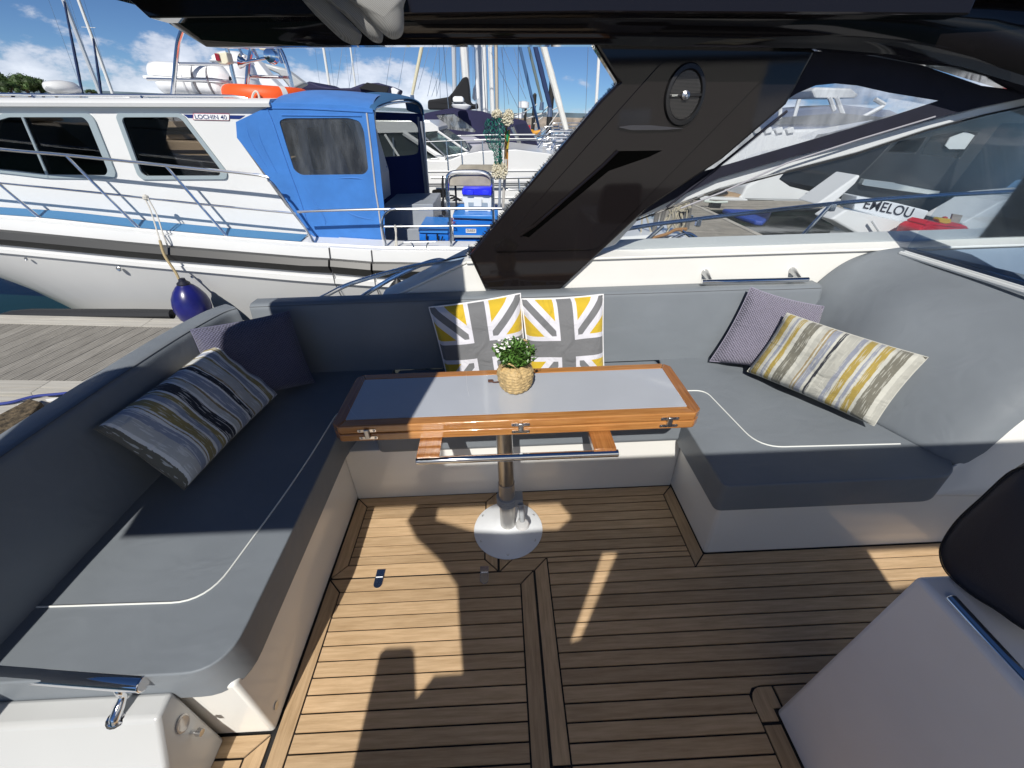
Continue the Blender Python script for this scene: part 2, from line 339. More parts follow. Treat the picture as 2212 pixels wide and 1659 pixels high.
while y > -.7:
    a = y-.0503
    if a >= .572: plank(rect(.153, 2.4, a, y))
    elif y > .572: plank([(.153, a), (.757, a), (.760, .55), (.775, .566), (.807, .572), (2.4, .572), (2.4, y), (.153, y)])
    else: plank(rect(.153, .757, a, y))
    y = a
# border round the console foot, with its rounded corner
arc = [(.757, .53)]+[(.802+.045*math.cos(t), .527+.045*math.sin(t)) for t in np.linspace(math.pi, math.pi/2, 7)]
plank(arc+[(.842, .572), (.842, .508), (.815, .508), (.815, .475), (.757, .475)], teak_y)
plank(rect(.757, .815, -.7, .471), teak_y); plank(rect(.845, 1.9, .51, .572))
# teak at the foot of the aft locker
plank([(-1.2, .515), (-.762, .515), (-.823, .458), (-1.2, .458)]); plank([(-.762, .515), (-.762, -.5), (-.823, -.5), (-.823, .458)], teak_y)
y = .457
while y > -.4: plank(rect(-1.2, -.823, y-.09, y)); y -= .09
# ---- moulded seat base
sb = thing('bench_moulding', 'glossy white moulded U-shaped bench base under the grey settee cushions', 'bench base', (0, 1.5, 0))
def prismz(poly, z0, z1, top=None):
    g = G(); n = len(poly); top = top or poly
    g.add([(p[0], p[1], z0) for p in poly]+[(p[0], p[1], z1) for p in top], [tuple(range(n)), tuple(range(2*n-1, n-1, -1))]+[(i, (i+1) % n, n+(i+1) % n, n+i) for i in range(n)]); return g
obj('aft_box', prismz([(-.756, .519), (-.756, 1.455), (-.756, 2.1), (-1.6, 2.1), (-1.6, .519)], 0, .33), gel, sb, bevel=.012, bseg=3)
obj('centre_box', prismz([(-.7555, 1.4555), (.824, 1.4555), (.824, 2.1), (-.7555, 2.1)], 0, .315, [(-.7555, 1.458), (.824, 1.458), (.824, 2.1), (-.7555, 2.1)]), gel, sb, bevel=.004)
obj('forward_box', prismz([(.825, 1.063), (3.2, 1.063), (3.2, 2.1), (.825, 2.1)], 0, .33), gel, sb, bevel=.012, bseg=3)
# white moulding rising to the right of the forward seat
g = G(); r0 = [Bz(p, .33) for p in ((1975, 1077), (2045, 1000))]
rows = []
for a, b, c in (((1.60, 1.064, .30), (1.72, 1.06, .30), (1.9, 1.05, .30)), ((1.74, 1.125, .42), (1.80, 1.10, .42), (2.2, 1.05, .42)), ((1.88, 1.13, .70), (1.93, 1.10, .70), (2.4, 1.05, .70)), ((2.1, 1.15, .97), (2.2, 1.1, .97), (2.8, 1.05, .97))):
    rows.append([a, b, c])
g.grid([smoothpath(r, 3) for r in rows]); obj('side_moulding', g, gel, sb, sub=2, solid=.02)
obj('drain_plug', G().lathe(Bx(qA(2005, 1205), -.7545), [(.006, -.002), (.012, -.001), (.012, .002), (.006, .003)], 12, ax='x'), steel2, sb)
# ---- cushions
def cushion(name, poly, z0, z1, label, m=vinyl, bev=.028):
    t = thing(name, label, 'seat cushion', (np.mean([p[0] for p in poly]), np.mean([p[1] for p in poly]), z0))
    n = len(poly); n_in = [np.array(p) for p in poly]; g = prismz(poly, z0, z1)
    obj('cover', g, m, t, bevel=bev, bseg=5, smooth=60); return t
def pipe(t, pts, name='piping', r=.0028, m=None): return obj(name, G().tube(pts, r, 8), m or piping, t)
def xy(poly3): return [(p[0], p[1]) for p in poly3]
P3 = lambda poly: [(p[0], p[1], 0) for p in poly]
ca = xy(rounded(P3([(-1.40, .505), (-.735, .505), (-.735, 1.43), (-.60, 1.99), (-1.40, 1.99)]), [.02, .11, .02, .01, .01], 8))
tca = cushion('seat_cushion', ca, .303, .44, 'grey vinyl cushion of the aft bench, longest seat, half in sun, with white piped corner')
pp = rounded([(-1.372, .700, .4415), (-.885, .692, .4415), (-.815, 1.18, .4415), (-.79, 1.63, .4415), (-.60, 1.66, .4415)], [0, .10, .3, .10, 0], 8); pipe(tca, pp)
pipe(tca, [(p[0], p[1], .4365) for p in rounded([(-1.36, .530, 0), (-.760, .530, 0), (-.759, 1.43, 0)], [0, .10, 0], 8)], 'seam', .0016, stitchm)
cc_ = [(-.59, 1.435), (.86, 1.435), (.86, 1.99), (-.59, 1.99)]
tcc = cushion('seat_cushion', cc_, .306, .436, 'grey vinyl cushion of the middle bench behind the table under the flag pillows')
cr = xy(rounded(P3([(.79, 1.040), (1.67, 1.040), (1.76, 1.19), (1.56, 1.55), (1.53, 2.0), (.87, 2.0), (.79, 1.43)]), [.03, .14, .04, .1, .01, .01, .01], 8))
tcr = cushion('seat_cushion', cr, .300, .44, 'grey vinyl cushion of the forward bench under the sunlit striped pillow')
pp = rounded([(.87, 1.66, .4415), (.985, 1.655, .4415), (1.03, 1.236, .4415), (1.60, 1.222, .4415)], [0, .09, .10, 0], 8); pipe(tcr, pp)
pipe(tcr, [(p[0], p[1], .4365) for p in rounded([(.812, 1.42, 0), (.812, 1.075, 0), (1.66, 1.075, 0)], [0, .03, 0], 6)], 'seam', .0016, stitchm)
# backrests
def backrest(profile_rows, label, seam=None, loc=None):
    g = G().grid(profile_rows); c = np.mean([p for r in profile_rows for p in r], axis=0)
    t = thing('backrest', label, 'backrest', loc if loc is not None else (c[0], c[1], .44)); obj('cover', g, vinyl, t, smooth=70)
    return t
def prof(base, out, h, th, bulge=.012, lean=.03, r=.03):  # inner face profile from the seat up over the top and down the back
    b = np.array(base, float); o = np.array(out, float); Z = np.array([0, 0, 1.]); P = []
    for k in range(7): t = k/6; P.append(b+o*(lean*t-bulge*math.sin(math.pi*t))+Z*(h-r)*t)
    for k in range(1, 6): a = k/5*math.pi/2; P.append(b+o*(lean+r*(1-math.cos(a)))+Z*(h-r+r*math.sin(a)))
    for k in range(1, 6): a = k/5*math.pi/2; P.append(b+o*(lean+th-r+r*math.sin(a))+Z*(h-r+r*math.cos(a)))
    P.append(b+o*(lean+th)-Z*.02); return P
rows = []
# aft backrest: runs along x=-1.37 and turns the corner at starboard
path = smoothpath([(-1.375, .10), (-1.375, .60), (-1.368, 1.20), (-1.35, 1.60), (-1.31, 1.86), (-1.27, 1.93)], 6)
for i, p in enumerate(path):
    a = path[max(i-1, 0)]; b = path[min(i+1, len(path)-1)]; d = _n(b-a); o = (-d[1], d[0], 0); rows.append(prof((p[0], p[1], .435), o, .405 if i > 5 else .38, .13, lean=.02))
tb1 = backrest(rows, 'long grey vinyl backrest on the pontoon side, aft end of the settee')
pipe(tb1, [r[9]+np.array([.001, 0, .0015]) for r in rows], 'seam', .0016, stitchm)
rows = [prof((x, 1.975, .437), (0, 1, 0), .39 if x < 1.3 else .385, .115, lean=.03) for x in np.linspace(-1.27, 1.66, 24)]
e = [rows[-1][k] for k in range(len(rows[-1]))]
tb2 = backrest(rows, 'straight grey vinyl backrest running along the white coaming behind the table')
obj('end_panel', G().ext([p+np.array([.001, 0, 0]) for p in e], (.004, 0, 0)), vinyl, tb2, smooth=0)
pipe(tb2, [r[8]+np.array([0, -.001, .001]) for r in rows], 'seam', .0016, stitchm)
# forward reclining backrest
def blend(A, B, n): return [np.array(A)*(1-t)+np.array(B)*t for t in np.linspace(0, 1, n)]
starb = smoothpath([(1.50, 2.03, .435), (1.555, 2.06, .55), (1.63, 2.10, .68), (1.72, 2.125, .80), (1.82, 2.13, .90), (1.96, 2.13, .955), (2.12, 2.13, .968)], 4)
midd = smoothpath([(1.53, 1.57, .435), (1.57, 1.59, .57), (1.63, 1.61, .70), (1.73, 1.64, .82), (1.88, 1.66, .90), (2.06, 1.68, .945), (2.25, 1.70, .966)], 4)
nearr = smoothpath([(1.705, 1.13, .425), (1.76, 1.14, .55), (1.83, 1.15, .69), (1.92, 1.15, .81), (2.04, 1.16, .89), (2.18, 1.17, .94), (2.32, 1.18, .965)], 4)
lastt = [p+np.array([.05, -.03, -.02]) for p in nearr]
rows = []
for k in range(len(starb)): rows.append(smoothpath([starb[k], (starb[k]+midd[k])/2+np.array([.01, 0, -.004]), midd[k], (midd[k]+nearr[k])/2, nearr[k], lastt[k]+np.array([.05, 0, -.02])], 3))
tb3 = thing('backrest', 'broad sloping grey vinyl backrest at the forward end of the settee', 'backrest', (1.5, 1.6, .44)); obj('cover', G().grid(rows), vinyl, tb3, smooth=80, solid=.03, sub=1)
# ---- coaming of white gelcoat
co = thing('coaming', 'white gelcoat side coaming that falls away aft of the dark pillar', 'coaming', (0.8, 2.2, .4))
yc = 2.125
top = [Bz(p, .98) for p in ((1300, 547),)]
pts = [By(p, yc) for p in ((832, 648), (1010, 563))]
poly = [(-1.30, yc, .40), (-1.30, yc, .735), (pts[0][0], yc, pts[0][2]-.01), (-.165, yc, .965), (3.6, yc, .958), (3.6, yc, .40)]
obj('inner_wall', G().ext(poly, (0, .09, 0)), gel, co, smooth=0, bevel=.008)
obj('cap', G().ext([(-.17, 2.11, .966), (3.6, 2.11, .960), (3.6, 2.36, .985), (-.17, 2.36, .991)], (0, 0, .012)), gel, co, bevel=.004, smooth=0)
obj('aft_wing', G().ext([(-.66, 2.12, .758), (-.17, 2.12, .966), (-.13, 2.36, .99), (-.66, 2.30, .768)], (0, 0, .012)), gel, co, bevel=.004, smooth=0)
obj('side_deck', G().ext([(-.2, 2.2, .70), (4, 2.2, .74), (4, 2.62, .74), (-.2, 2.5, .68)], (0, 0, .04)), gel, co, smooth=0)
# ---- pontoon-side tubes at the stern
tr = thing('stern_rail', 'pair of bent polished steel tubes sloping down beside the white coaming', 'handrail', (-.6, 2.3, .75))
obj('tube', G().tube(smoothpath([Bz((x, y), z) for x, y, z in ((560, 690, .70), (640, 668, .72), (700, 640, .76), (760, 612, .81), (880, 578, .90), (960, 565, .95), (1010, 555, .975))], 5), .012, 10), steel, tr)
obj('tube', G().tube(smoothpath([By(p, 2.3) for p in ((700, 690), (770, 648), (840, 605), (905, 574), (945, 562), (965, 566), (978, 574))], 5), .012, 10), steel, tr)
# ---- grab rail on the coaming
def grabrail(label, A, B, wall, r=.0125, inset=.1):
    t = thing('grab_rail', label, 'handrail', (np.array(A)+np.array(B))/2); A = np.array(A); B = np.array(B); d = _n(B-A)
    obj('bar', G().cyl(A, B, r, 20), chrome, t, bevel=.002)
    for s, p in ((1, A), (-1, B)):
        q = p+d*s*inset; wq = q.copy(); wq[1] = wall; wq[2] += .022
        obj('bracket', G().tube([wq, wq+np.array([0, -.012, 0]), q+np.array([0, .01, 0.006]), q], [.019, .017, .011, .010], 14), steel2, t)
    return t
grabrail('short polished grab rail on the white coaming above the forward grey cushion', (1.04, 2.045, .853), (1.60, 2.045, .847), yc, inset=.045)
# ---- dark roof, arch pillar, loudspeaker
rf = thing('hardtop', 'glossy near-black hardtop roof with open sunroof above the cockpit', 'hardtop', (.6, .8, 1.9))
outer = [(-1.575, -.66), (-1.63, -.39), (-1.72, 0), (-1.68, .14), (-1.50, .22), (-1.39, .7), (-1.235, 1.98), (3.6, 1.98), (3.6, -.66)]
hole = [(-.62, -.43), (-.56, -.14), (-.50, .17), (-.38, 1.0), (-.32, 1.5), (-.28, 1.89), (2.9, 1.89), (2.9, -.43)]
obj('roof_panel', G().ext([(x, y, 1.95) for x, y in outer], (0, 0, .05), [[(x, y, 1.95) for x, y in hole]]), dark, rf, smooth=0)
# edge beam along starboard, dropping forward
def beam(x, top, bot, y0, tk=.22, rise=0): return [(x, y0, top), (x, y0+.02, bot+.035), (x, y0+.055, bot), (x, y0+tk, bot+.012), (x, y0+tk+.03, bot+.05), (x, y0+tk, top+.04), (x, y0+.02, top+.04)]
rows = [beam(-1.235, 1.95, 1.948, 2.0, .2), beam(-1.18, 1.95, 1.905, 2.0), beam(-1.075, 1.95, 1.84, 1.99), beam(-.4, 1.95, 1.831, 1.98), beam(.38, 1.95, 1.818, 1.98), beam(1.3, 1.95, 1.79, 1.98), beam(1.6, 1.93, 1.765, 1.98), beam(1.9, 1.90, 1.72, 1.98), beam(2.3, 1.85, 1.63, 1.98), beam(2.9, 1.72, 1.47, 1.98)]
obj('edge_beam', G().grid(rows, closed=True), dark, rf, smooth=45)
obj('ceiling_step', G().ext([(-1.15, 1.985, 1.90), (.37, 1.985, 1.888), (1.7, 1.985, 1.86), (1.7, 1.985, 1.955), (-1.2, 1.985, 1.955)], (0, -.10, .0)), dark, rf, smooth=0, bevel=.006)
obj('hatch_rail', G().box((1.3, 1.90, 1.935), (2.9, .02, .03)), black, rf, smooth=0)
pl = thing('roof_pillar', 'glossy dark brown pillar slanting forward from coaming to roof, with loudspeaker', 'pillar', (.1, 2.1, .83))
yp = 2.09
pil = [By(p, yp) for p in ((1013, 552), (1048, 626), (1208, 628), (1400, 450), (1560, 345), (1700, 225), (1765, 108))]+[(1.0, yp, 1.87), (.38, yp, 1.84)]+[By(p, yp) for p in ((1282, 94), (1336, 180), (1300, 215))]
obj('shell', G().ext(pil, (0, .07, 0)), dark, pl, smooth=0, bevel=.012, bseg=3)
pan = [By(p, yp-.001) for p in ((1433, 130), (1665, 128), (1672, 145), (1288, 538), (1072, 543), (1068, 540))]
panr = rounded(pan, [.03, .02, .02, .03, .01, .01], 4)
obj('inner_panel', G().ext(panr, (0, -.008, 0)), dark, pl, smooth=0, bevel=.003)
gr = [By(p, yp-.012) for p in ((1182, 330), (1480, 262), (1420, 330), (1160, 505), (1130, 508))]
gr = [By(qc3(*p), yp-.0095) for p in ((1165, 1096), (1488, 1092), (1390, 1140), (1100, 1240), (640, 1659), (560, 1659))]
bot = [By(qb3(*p), yp-.0095) for p in ((520, 62), (455, 50))]
obj('recess_shade', G().ext([gr[0], gr[1], gr[2], gr[3], bot[0], bot[1]], (0, -.001, 0)), mat('recess_shade_black', (.001, .001, .001), .9, spec=.02), pl, smooth=0)  # flat black plate, paints the shade inside the pillar recess
lip = [By(qc3(*p), yp-.01) for p in ((1165, 1096), (1060, 1200), (560, 1640))]+[By(qb3(455, 50), yp-.01)]
obj('grab_lip', G().tube(lip, .009, 10), dark, pl)
vn = [By(qc3(*p), yp-.009) for p in ((1160, 922), (1250, 908), (1400, 908), (1640, 932), (1500, 942), (1260, 944))]
obj('trim_blade', G().ext(rounded(vn, .01, 3), (0, -.012, 0)), mat('trim_metal', (.08, .08, .09), .25, metal=.7), pl, bevel=.004)
scn = By(q0(1478, 206), yp-.009); sp_ = obj('speaker_ring', G().lathe(scn, [(.068, .0), (.084, -.004), (.080, -.016), (.068, -.018), (.064, -.006)], 40, ax='y', sy=1.32), black, pl)
gg = G()
for i in range(-13, 14):
    for j in range(-17, 18):
        x = (i+.5*(j % 2))*.0048; z = j*.0047
        if (x/.062)**2+(z/.083)**2 < 1: gg.box(scn+np.array([x, -.0075, z]), (.0031, .003, .0031))
obj('speaker_cone', G().lathe(scn, [(.066, -.002), (.03, .004), (.0, .006)], 32, ax='y', sy=1.32), mat('cone', (.03, .03, .032), .3, metal=.4), sp_)
gm = obj('speaker_mesh', gg, mat('grille_metal', (.13, .125, .12), .3, metal=.7), sp_, smooth=0); gm['kind'] = 'stuff'
obj('speaker_bar', G().box(scn+np.array([0, -.014, .0]), (.135, .006, .010)), black, sp_, bevel=.002)
obj('tweeter', G().lathe(scn, [(.018, -.010), (.016, -.020), (.006, -.024), (0, -.022)], 20, ax='y'), steel2, sp_)
text('lettering', 'SONY', piping, sp_, scn+np.array([-.058, -.0175, -.003]), (1, 0, 0), (0, 0, 1), .0065)
# brush seal along the aft edge
gg = G(); a, b = np.array(By((1012, 551), yp+.06)), np.array(By((1333, 186), yp+.06))
for k in range(420):
    t = rng.random(); p = a*(1-t)+b*t+np.array([0, (rng.random()-.5)*.03, 0]); d = np.array([-.012-.008*rng.random(), (rng.random()-.5)*.01, .004+.012*rng.random()])
    gg.tube([p+np.array([.006, 0, -.004]), p+d], [.0022, .0006], 4)
gg.tube([a+np.array([0, 0, 0]), b], .007, 6)
o_ = obj('brush_seal', gg, matblack, pl); o_['kind'] = 'stuff'
# sunroof blind, gathered and hanging
bl_ = thing('sunroof_blind', 'gathered translucent white sunroof blind hanging in folds from the roof', 'blind', (-.45, 1.35, 1.9))
netm = mat('net_cloth', (.36, .36, .35), .8); t_ = netm.node_tree; b_ = t_.nodes['Principled BSDF']; o2 = [n for n in t_.nodes if n.type == 'OUTPUT_MATERIAL'][0]
tl = t_.nodes.new('ShaderNodeBsdfTranslucent'); tl.inputs[0].default_value = (.35, .35, .34, 1); m1 = t_.nodes.new('ShaderNodeMixShader'); m1.inputs[0].default_value = .35
t_.links.new(b_.outputs[0], m1.inputs[1]); t_.links.new(tl.outputs[0], m1.inputs[2]); tp = t_.nodes.new('ShaderNodeBsdfTransparent'); m2 = t_.nodes.new('ShaderNodeMixShader')
wv = t_.nodes.new('ShaderNodeTexWave'); wv.inputs['Scale'].default_value = 110; wv.bands_direction = 'DIAGONAL'; co_ = t_.nodes.new('ShaderNodeTexCoord'); t_.links.new(co_.outputs['Object'], wv.inputs[0])
mr_ = t_.nodes.new('ShaderNodeMapRange'); mr_.inputs['To Min'].default_value = .05; mr_.inputs['To Max'].default_value = .35; t_.links.new(wv.outputs[0], mr_.inputs[0]); t_.links.new(mr_.outputs[0], m2.inputs[0])
t_.links.new(m1.outputs[0], m2.inputs[1]); t_.links.new(tp.outputs[0], m2.inputs[2]); t_.links.new(m2.outputs[0], o2.inputs[0])
for k, (pl_, yy) in enumerate((([(340, -40), (420, 80), (540, 200), (640, 290), (725, 328), (765, 318), (778, 280), (778, 240), (690, 150), (600, 60), (520, -40)], 1.47), ([(500, -40), (600, 60), (700, 150), (800, 250), (870, 305), (920, 312), (935, 290), (932, 235), (870, 130), (760, -40)], 1.44), ([(680, -40), (800, 90), (900, 210), (980, 275), (1030, 284), (1070, 262), (1088, 200), (1085, 60), (1070, -40)], 1.41))):
    P = [By(qc2(*p), yy) for p in pl_]; c = np.mean(P, axis=0); n = len(P); rows = []
    for j, (s_, dy) in enumerate(((1, 0), (.93, -.018), (.7, -.03), (.35, -.036), (.02, -.038))): rows.append([c+(p-c)*s_+np.array([0, dy, 0]) for p in smoothpath(P, 4, True)])
    rows2 = [[c+(p-c)*s_+np.array([0, .012*(1-s_), 0]) for p in smoothpath(P, 4, True)] for s_ in (1, .6, .02)]
    obj('fold', G().grid(rows, closed=True).grid(rows2, closed=True), netm, bl_, smooth=80)
# added unseen screen, outline and slots cut to cast the viewer's shadow
ps = thing('shadow_screen', 'unseen translucent cream sheet added at the port roof edge to shape shadows and fill', 'screen', (.3, -.66, .9))
X = lambda pts: [(x, -.66, z) for x, z in pts]
o1 = X([(-.80, 1.95), (-.82, 1.87), (-.74, 1.77), (-.60, 1.66), (-.50, 1.55), (-.46, 1.42), (-.404, 1.252), (-.50, 1.25), (-.54, 1.19), (-.593, 1.325), (-.61, 1.34), (-.70, 1.34), (-.717, 1.325), (-.673, 1.03), (-.66, .9), (2.6, .9), (2.6, 1.95)])
h1 = X([(-.69, 1.93), (-.68, 1.87), (-.49, 1.80), (-.1, 1.79), (-.04, 1.85), (-.1, 1.93)]); h2 = X([(.10, 1.66), (.16, 1.66), (.0, 1.34), (-.035, 1.33)]); h3 = X([(1.235, 1.615), (1.545, 1.615), (1.545, 1.49), (1.235, 1.46)])
scm = mat('fill_screen_cream', (.62, .58, .50), .8, bump=.3, bscale=400); t_ = scm.node_tree; b_ = t_.nodes['Principled BSDF']; o2 = [n for n in t_.nodes if n.type == 'OUTPUT_MATERIAL'][0]
tl = t_.nodes.new('ShaderNodeBsdfTranslucent'); tl.inputs[0].default_value = (.84, .82, .77, 1); m1 = t_.nodes.new('ShaderNodeMixShader'); m1.inputs[0].default_value = .62  # translucent so the added sheet glows as fill for the cockpit
t_.links.new(b_.outputs[0], m1.inputs[1]); t_.links.new(tl.outputs[0], m1.inputs[2]); t_.links.new(m1.outputs[0], o2.inputs[0])
gs_ = G(); vs_ = [o1, h1, h2, h3]; flat_ = [p for l in vs_ for p in l]
gs_.add(flat_, [tuple(t) for t in tessellate_polygon([[Vector(p) for p in l] for l in vs_])]); obj('cloth', gs_, scm, ps, smooth=0)
# ---- canvas window panel, screen frame and side glass forward of the pillar
yw = 2.16
cvs = thing('canvas_panel', 'dark navy canvas panel with clear scratched vinyl window below the roof edge', 'canvas panel', (1.6, yw, 1.2))
ou = [By(p, yw) for p in ((1372, 472), (1430, 385), (1640, 205), (1735, 110), (1830, 112), (1990, 140), (2120, 185), (2260, 215), (2260, 195+8), (2110, 233), (2035, 252), (1851, 303), (1690, 345), (1554, 384), (1460, 428))]
wi = rounded([By(qc4(*p), yw) for p in ((-340, 1235), (0, 1120), (250, 930), (430, 765), (640, 640), (760, 605), (1010, 615), (1240, 670), (1600, 730), (1200, 860), (500, 1080), (0, 1210))], [.01, .02, .01, .01, .03, .03, .02, .02, .01, .01, .01, .01], 3)
wi = [By(qc4(*p), yw) for p in ((5, 1200), (60, 1090), (240, 930), (430, 765), (560, 680), (700, 620), (850, 605), (1010, 620), (1240, 672), (1600, 730), (1200, 860), (500, 1065))]
wi[0] = By(qc3(1790, 1245), yw); wi[1] = By(qc3(2000, 1060), yw)
obj('cloth', G().ext(ou, (0, .008, 0), [wi]), navycloth, cvs, smooth=0)
vin = glass('clear_vinyl', (.92, .94, .96), gl_rough=.06, ior=1.3, base=(.6, .63, .68), basefac=.20, streak=.22)
obj('vinyl_window', G().ext([p+np.array([0, .003, 0]) for p in wi], (0, .001, 0)), vin, cvs, smooth=0)
obj('welt', G().tube([By(p, yw-.004) for p in ((1470, 450), (1560, 415), (1700, 352), (1860, 300), (2020, 252))], .004, 6), mat('welt_grey', (.3, .3, .34), .5), cvs)
obj('welt', G().tube([By(p, yw-.004) for p in ((1440, 448), (1570, 345), (1700, 240))], .006, 6), navycloth, cvs)
wf = thing('screen_surround', 'pale grey aluminium windscreen frame rising forward from the coaming', 'window frame', (1.2, 2.2, 1.0))
alu = mat('pale_aluminium', (.66, .69, .70), .3, metal=.1, spec=.6)
fr = [By(p, 2.19) for p in ((1295, 540), (1390, 452), (1460, 430), (1690, 336), (1880, 268), (2040, 225), (2230, 178))]
fr2 = [By(p, 2.19) for p in ((1375, 474), (1440, 450), (1554, 408), (1690, 372), (1851, 330), (2000, 280), (2128, 246), (2240, 222))]
obj('bar', G().ext([By(p, 2.19) for p in ((1384, 462), (1460, 427), (1554, 384), (1690, 345), (1851, 303), (2000, 262), (2110, 233), (2240, 205), (2240, 222), (2128, 246), (2000, 281), (1851, 330), (1690, 372), (1554, 408), (1440, 450), (1372, 474))], (0, .03, 0)), alu, wf, bevel=.006, bseg=3)
obj('lower_seal', G().tube([p+np.array([0, -.004, -.004]) for p in fr2], .004, 6), black, wf)
obj('rear_post', G().ext([By(p, 2.19) for p in ((1372, 462), (1400, 452), (1330, 528), (1292, 542), (1285, 540))], (0, .02, 0)), alu, wf, bevel=.003)
sg = thing('side_window', 'clear side window glass above the white coaming forward of the pillar', 'window', (1.6, 2.2, 1.0))
obj('pane', G().ext([By(p, 2.20) for p in ((1300, 538), (1380, 470), (1554, 408), (1690, 372), (1851, 330), (2000, 280), (2128, 246), (2240, 222), (2240, 545), (1950, 543))], (0, .005, 0)), glass('side_glass', (.93, .95, .96), ior=1.3, base=(.45, .5, .55), basefac=.02), sg, smooth=0)
# front windscreen at the right edge, tinted
fs = thing('windscreen', 'tinted forward windscreen glass behind the sloping backrest with pale lower frame', 'windscreen', (2.3, 1.6, 1.0))
A, B = Bz((1945, 547), .972), Bz((2260, 645), .972)
obj('lower_frame', G().tube([A, B], .011, 8), alu, fs)
obj('inner_bead', G().tube([A+np.array([.03, .01, .004]), B+np.array([.03, .01, .004])], .006, 8), alu, fs)
obj('glass', G().ext([A+np.array([.05, .03, .02]), B+np.array([.05, .0, .02]), B+np.array([.20, .0, .55]), A+np.array([.20, .03, .55])], (.004, 0, 0)), glass('tinted_glass', (.86, .90, .93), ior=1.18), fs, smooth=0)
obj('deck_reflection', G().ext([A+np.array([.03, .06, -.01]), B+np.array([.03, 0, -.01]), B+np.array([1.6, .3, -.01]), A+np.array([1.3, .06, -.01])], (0, 0, -.02)), mat('deck_reflection_blue', (.30, .38, .48), .6), fs, smooth=0)  # blue-grey sheet painting the foredeck and reflections seen in the windscreen
# guard rail outside
gd = thing('guard_rail', 'polished steel guard rail with raked stanchions outside the side window', 'guard rail', (1.5, 2.7, .8))
yg = 2.75
obj('top_rail', G().tube(smoothpath([By(p, yg) for p in ((1300, 530), (1335, 502), (1380, 490), (1500, 474), (1790, 441), (2000, 424), (2260, 410))], 4), .0125, 10), steel, gd)
for a, b in (((1795, 442), (1700, 545)), ((1432, 488), (1350, 560)), ((2225, 455), (2080, 570))): obj('stanchion', G().tube([By(a, yg), By(b, yg)], .0125, 10), steel, gd)
obj('joint', G().box(By((1508, 480), yg), (.03, .035, .05)), steel, gd, bevel=.006)
obj('joint', G().box(By((1797, 447), yg), (.035, .035, .05)), steel, gd, bevel=.006)
# ---- folding table
tb = thing('table', 'folded teak-edged cockpit table with grey top on a single steel pedestal', 'table', (-.01, 1.2, 0))
x0, x1, y0, y1, zt = -.615, .702, 1.150, 1.50, .70; bw = .042
FT = mat('grey_laminate', (.46, .49, .545), .08, spec=.6, var=.03, vscale=5, rvar=.04, coat=.8)
def chamf(x0, x1, y0, y1, c): return [(x0+c, y0), (x1-c, y0), (x1, y0+c), (x1, y1-c), (x1-c, y1), (x0+c, y1), (x0, y1-c), (x0, y0+c)]
for zt_, nm in ((.70, 'upper'), (.664, 'lower')):
    th = .033; c = .026
    for poly, m in (([(x0+c, y0), (x1-c, y0), (x1-bw-.004, y0+bw), (x0+bw+.004, y0+bw)], varn), ([(x1-c, y1), (x0+c, y1), (x0+bw+.004, y1-bw), (x1-bw-.004, y1-bw)], varn),
                    ([(x0+c, y0), (x0+bw+.004, y0+bw), (x0+bw+.004, y1-bw), (x0+c, y1), (x0, y1-c), (x0, y0+c)], varn_y), ([(x1-c, y1), (x1-bw-.004, y1-bw), (x1-bw-.004, y0+bw), (x1-c, y0), (x1, y0+c), (x1, y1-c)], varn_y)):
        obj('edge_strip', prismz(poly, zt_-th, zt_), m, tb, bevel=.005, bseg=3)
obj('tabletop', prismz([(x0+bw, y0+bw), (x1-bw, y0+bw), (x1-bw, y1-bw), (x0+bw, y1-bw)], .64, .6995), FT, tb, smooth=0)
# thin scratches of light wear on the laminate
sc_ = mat('scuff', (.62, .64, .68), .25)
gS = G()
for P in (((778, 812), (783, 822), (790, 838), (797, 852)), ((752, 872), (757, 885), (762, 892), (772, 902)), ((1007, 803), (1008, 825), (1010, 842), (1014, 856))): gS.tube(smoothpath([Bz(p, .6995) for p in P], 4), .0006, 4)
obj('scratches', gS, sc_, tb)['kind'] = 'stuff'
def catch(x):
    c = np.array([x, y0, .665]); k = obj('catch', G().box(c+np.array([0, -.006, .004]), (.018, .010, .040)), steel2, tb, bevel=.003)
    for sz in (.014, -.018):
        p = obj('plate', G().ext(rounded([c+np.array([a, -.001, sz+b]) for a, b in ((-.033, -.005), (.033, -.005), (.033, .007), (-.033, .007))], .005, 3), (0, -.002, 0)), steel, k, smooth=0)
        for sx in (-.025, .025): obj('screw', G().lathe(c+np.array([sx, -.003, sz+.001]), [(.0045, 0), (.0038, -.002), (.001, -.0012)], 10, ax='y'), steel2, k)
for x in (-.49, .052, .585): catch(x)
for a, b in ((-.311, -.232), (.30, .378)):
    obj('support_arm', G().ext([(a, 1.062, .604), (b, 1.062, .604), (b-.0, 1.30, .604), (a, 1.30, .604)], (0, 0, .024)), varn_y, tb, bevel=.002)
gA = G().cyl(By(qT(500, 612), 1.062), By(qT(1672, 566), 1.062), .0135, 20); obj('towel_bar', gA, chrome, tb, bevel=.002)
px, py = -.008, 1.232
obj('pole_upper', G().cyl((px, py, .30), (px, py, .632), .032, 28), steel2, tb)
obj('pole_lower', G().cyl((px, py, .0), (px, py, .31), .0345, 28), mat('brushed_pole', (.50, .49, .47), .38, metal=.7), tb)
PW = mat('white_painted_metal', (.80, .83, .86), .3, spec=.5)
obj('base_plate', G().lathe((px, py, .004), [(.156, 0), (.157, .004), (.150, .008), (.10, .020), (.062, .034), (.048, .038), (.036, .040)], 56), PW, tb, smooth=50)
for k in range(6):
    a = math.radians(-92+60*k); c = (px+.137*math.cos(a), py+.137*math.sin(a), .013); obj('screw', G().lathe(c, [(.0065, 0), (.0055, .003), (.002, .0015)], 12), steel2, tb)
grey = mat('grey_plastic', (.36, .38, .40), .4)
gg = G()
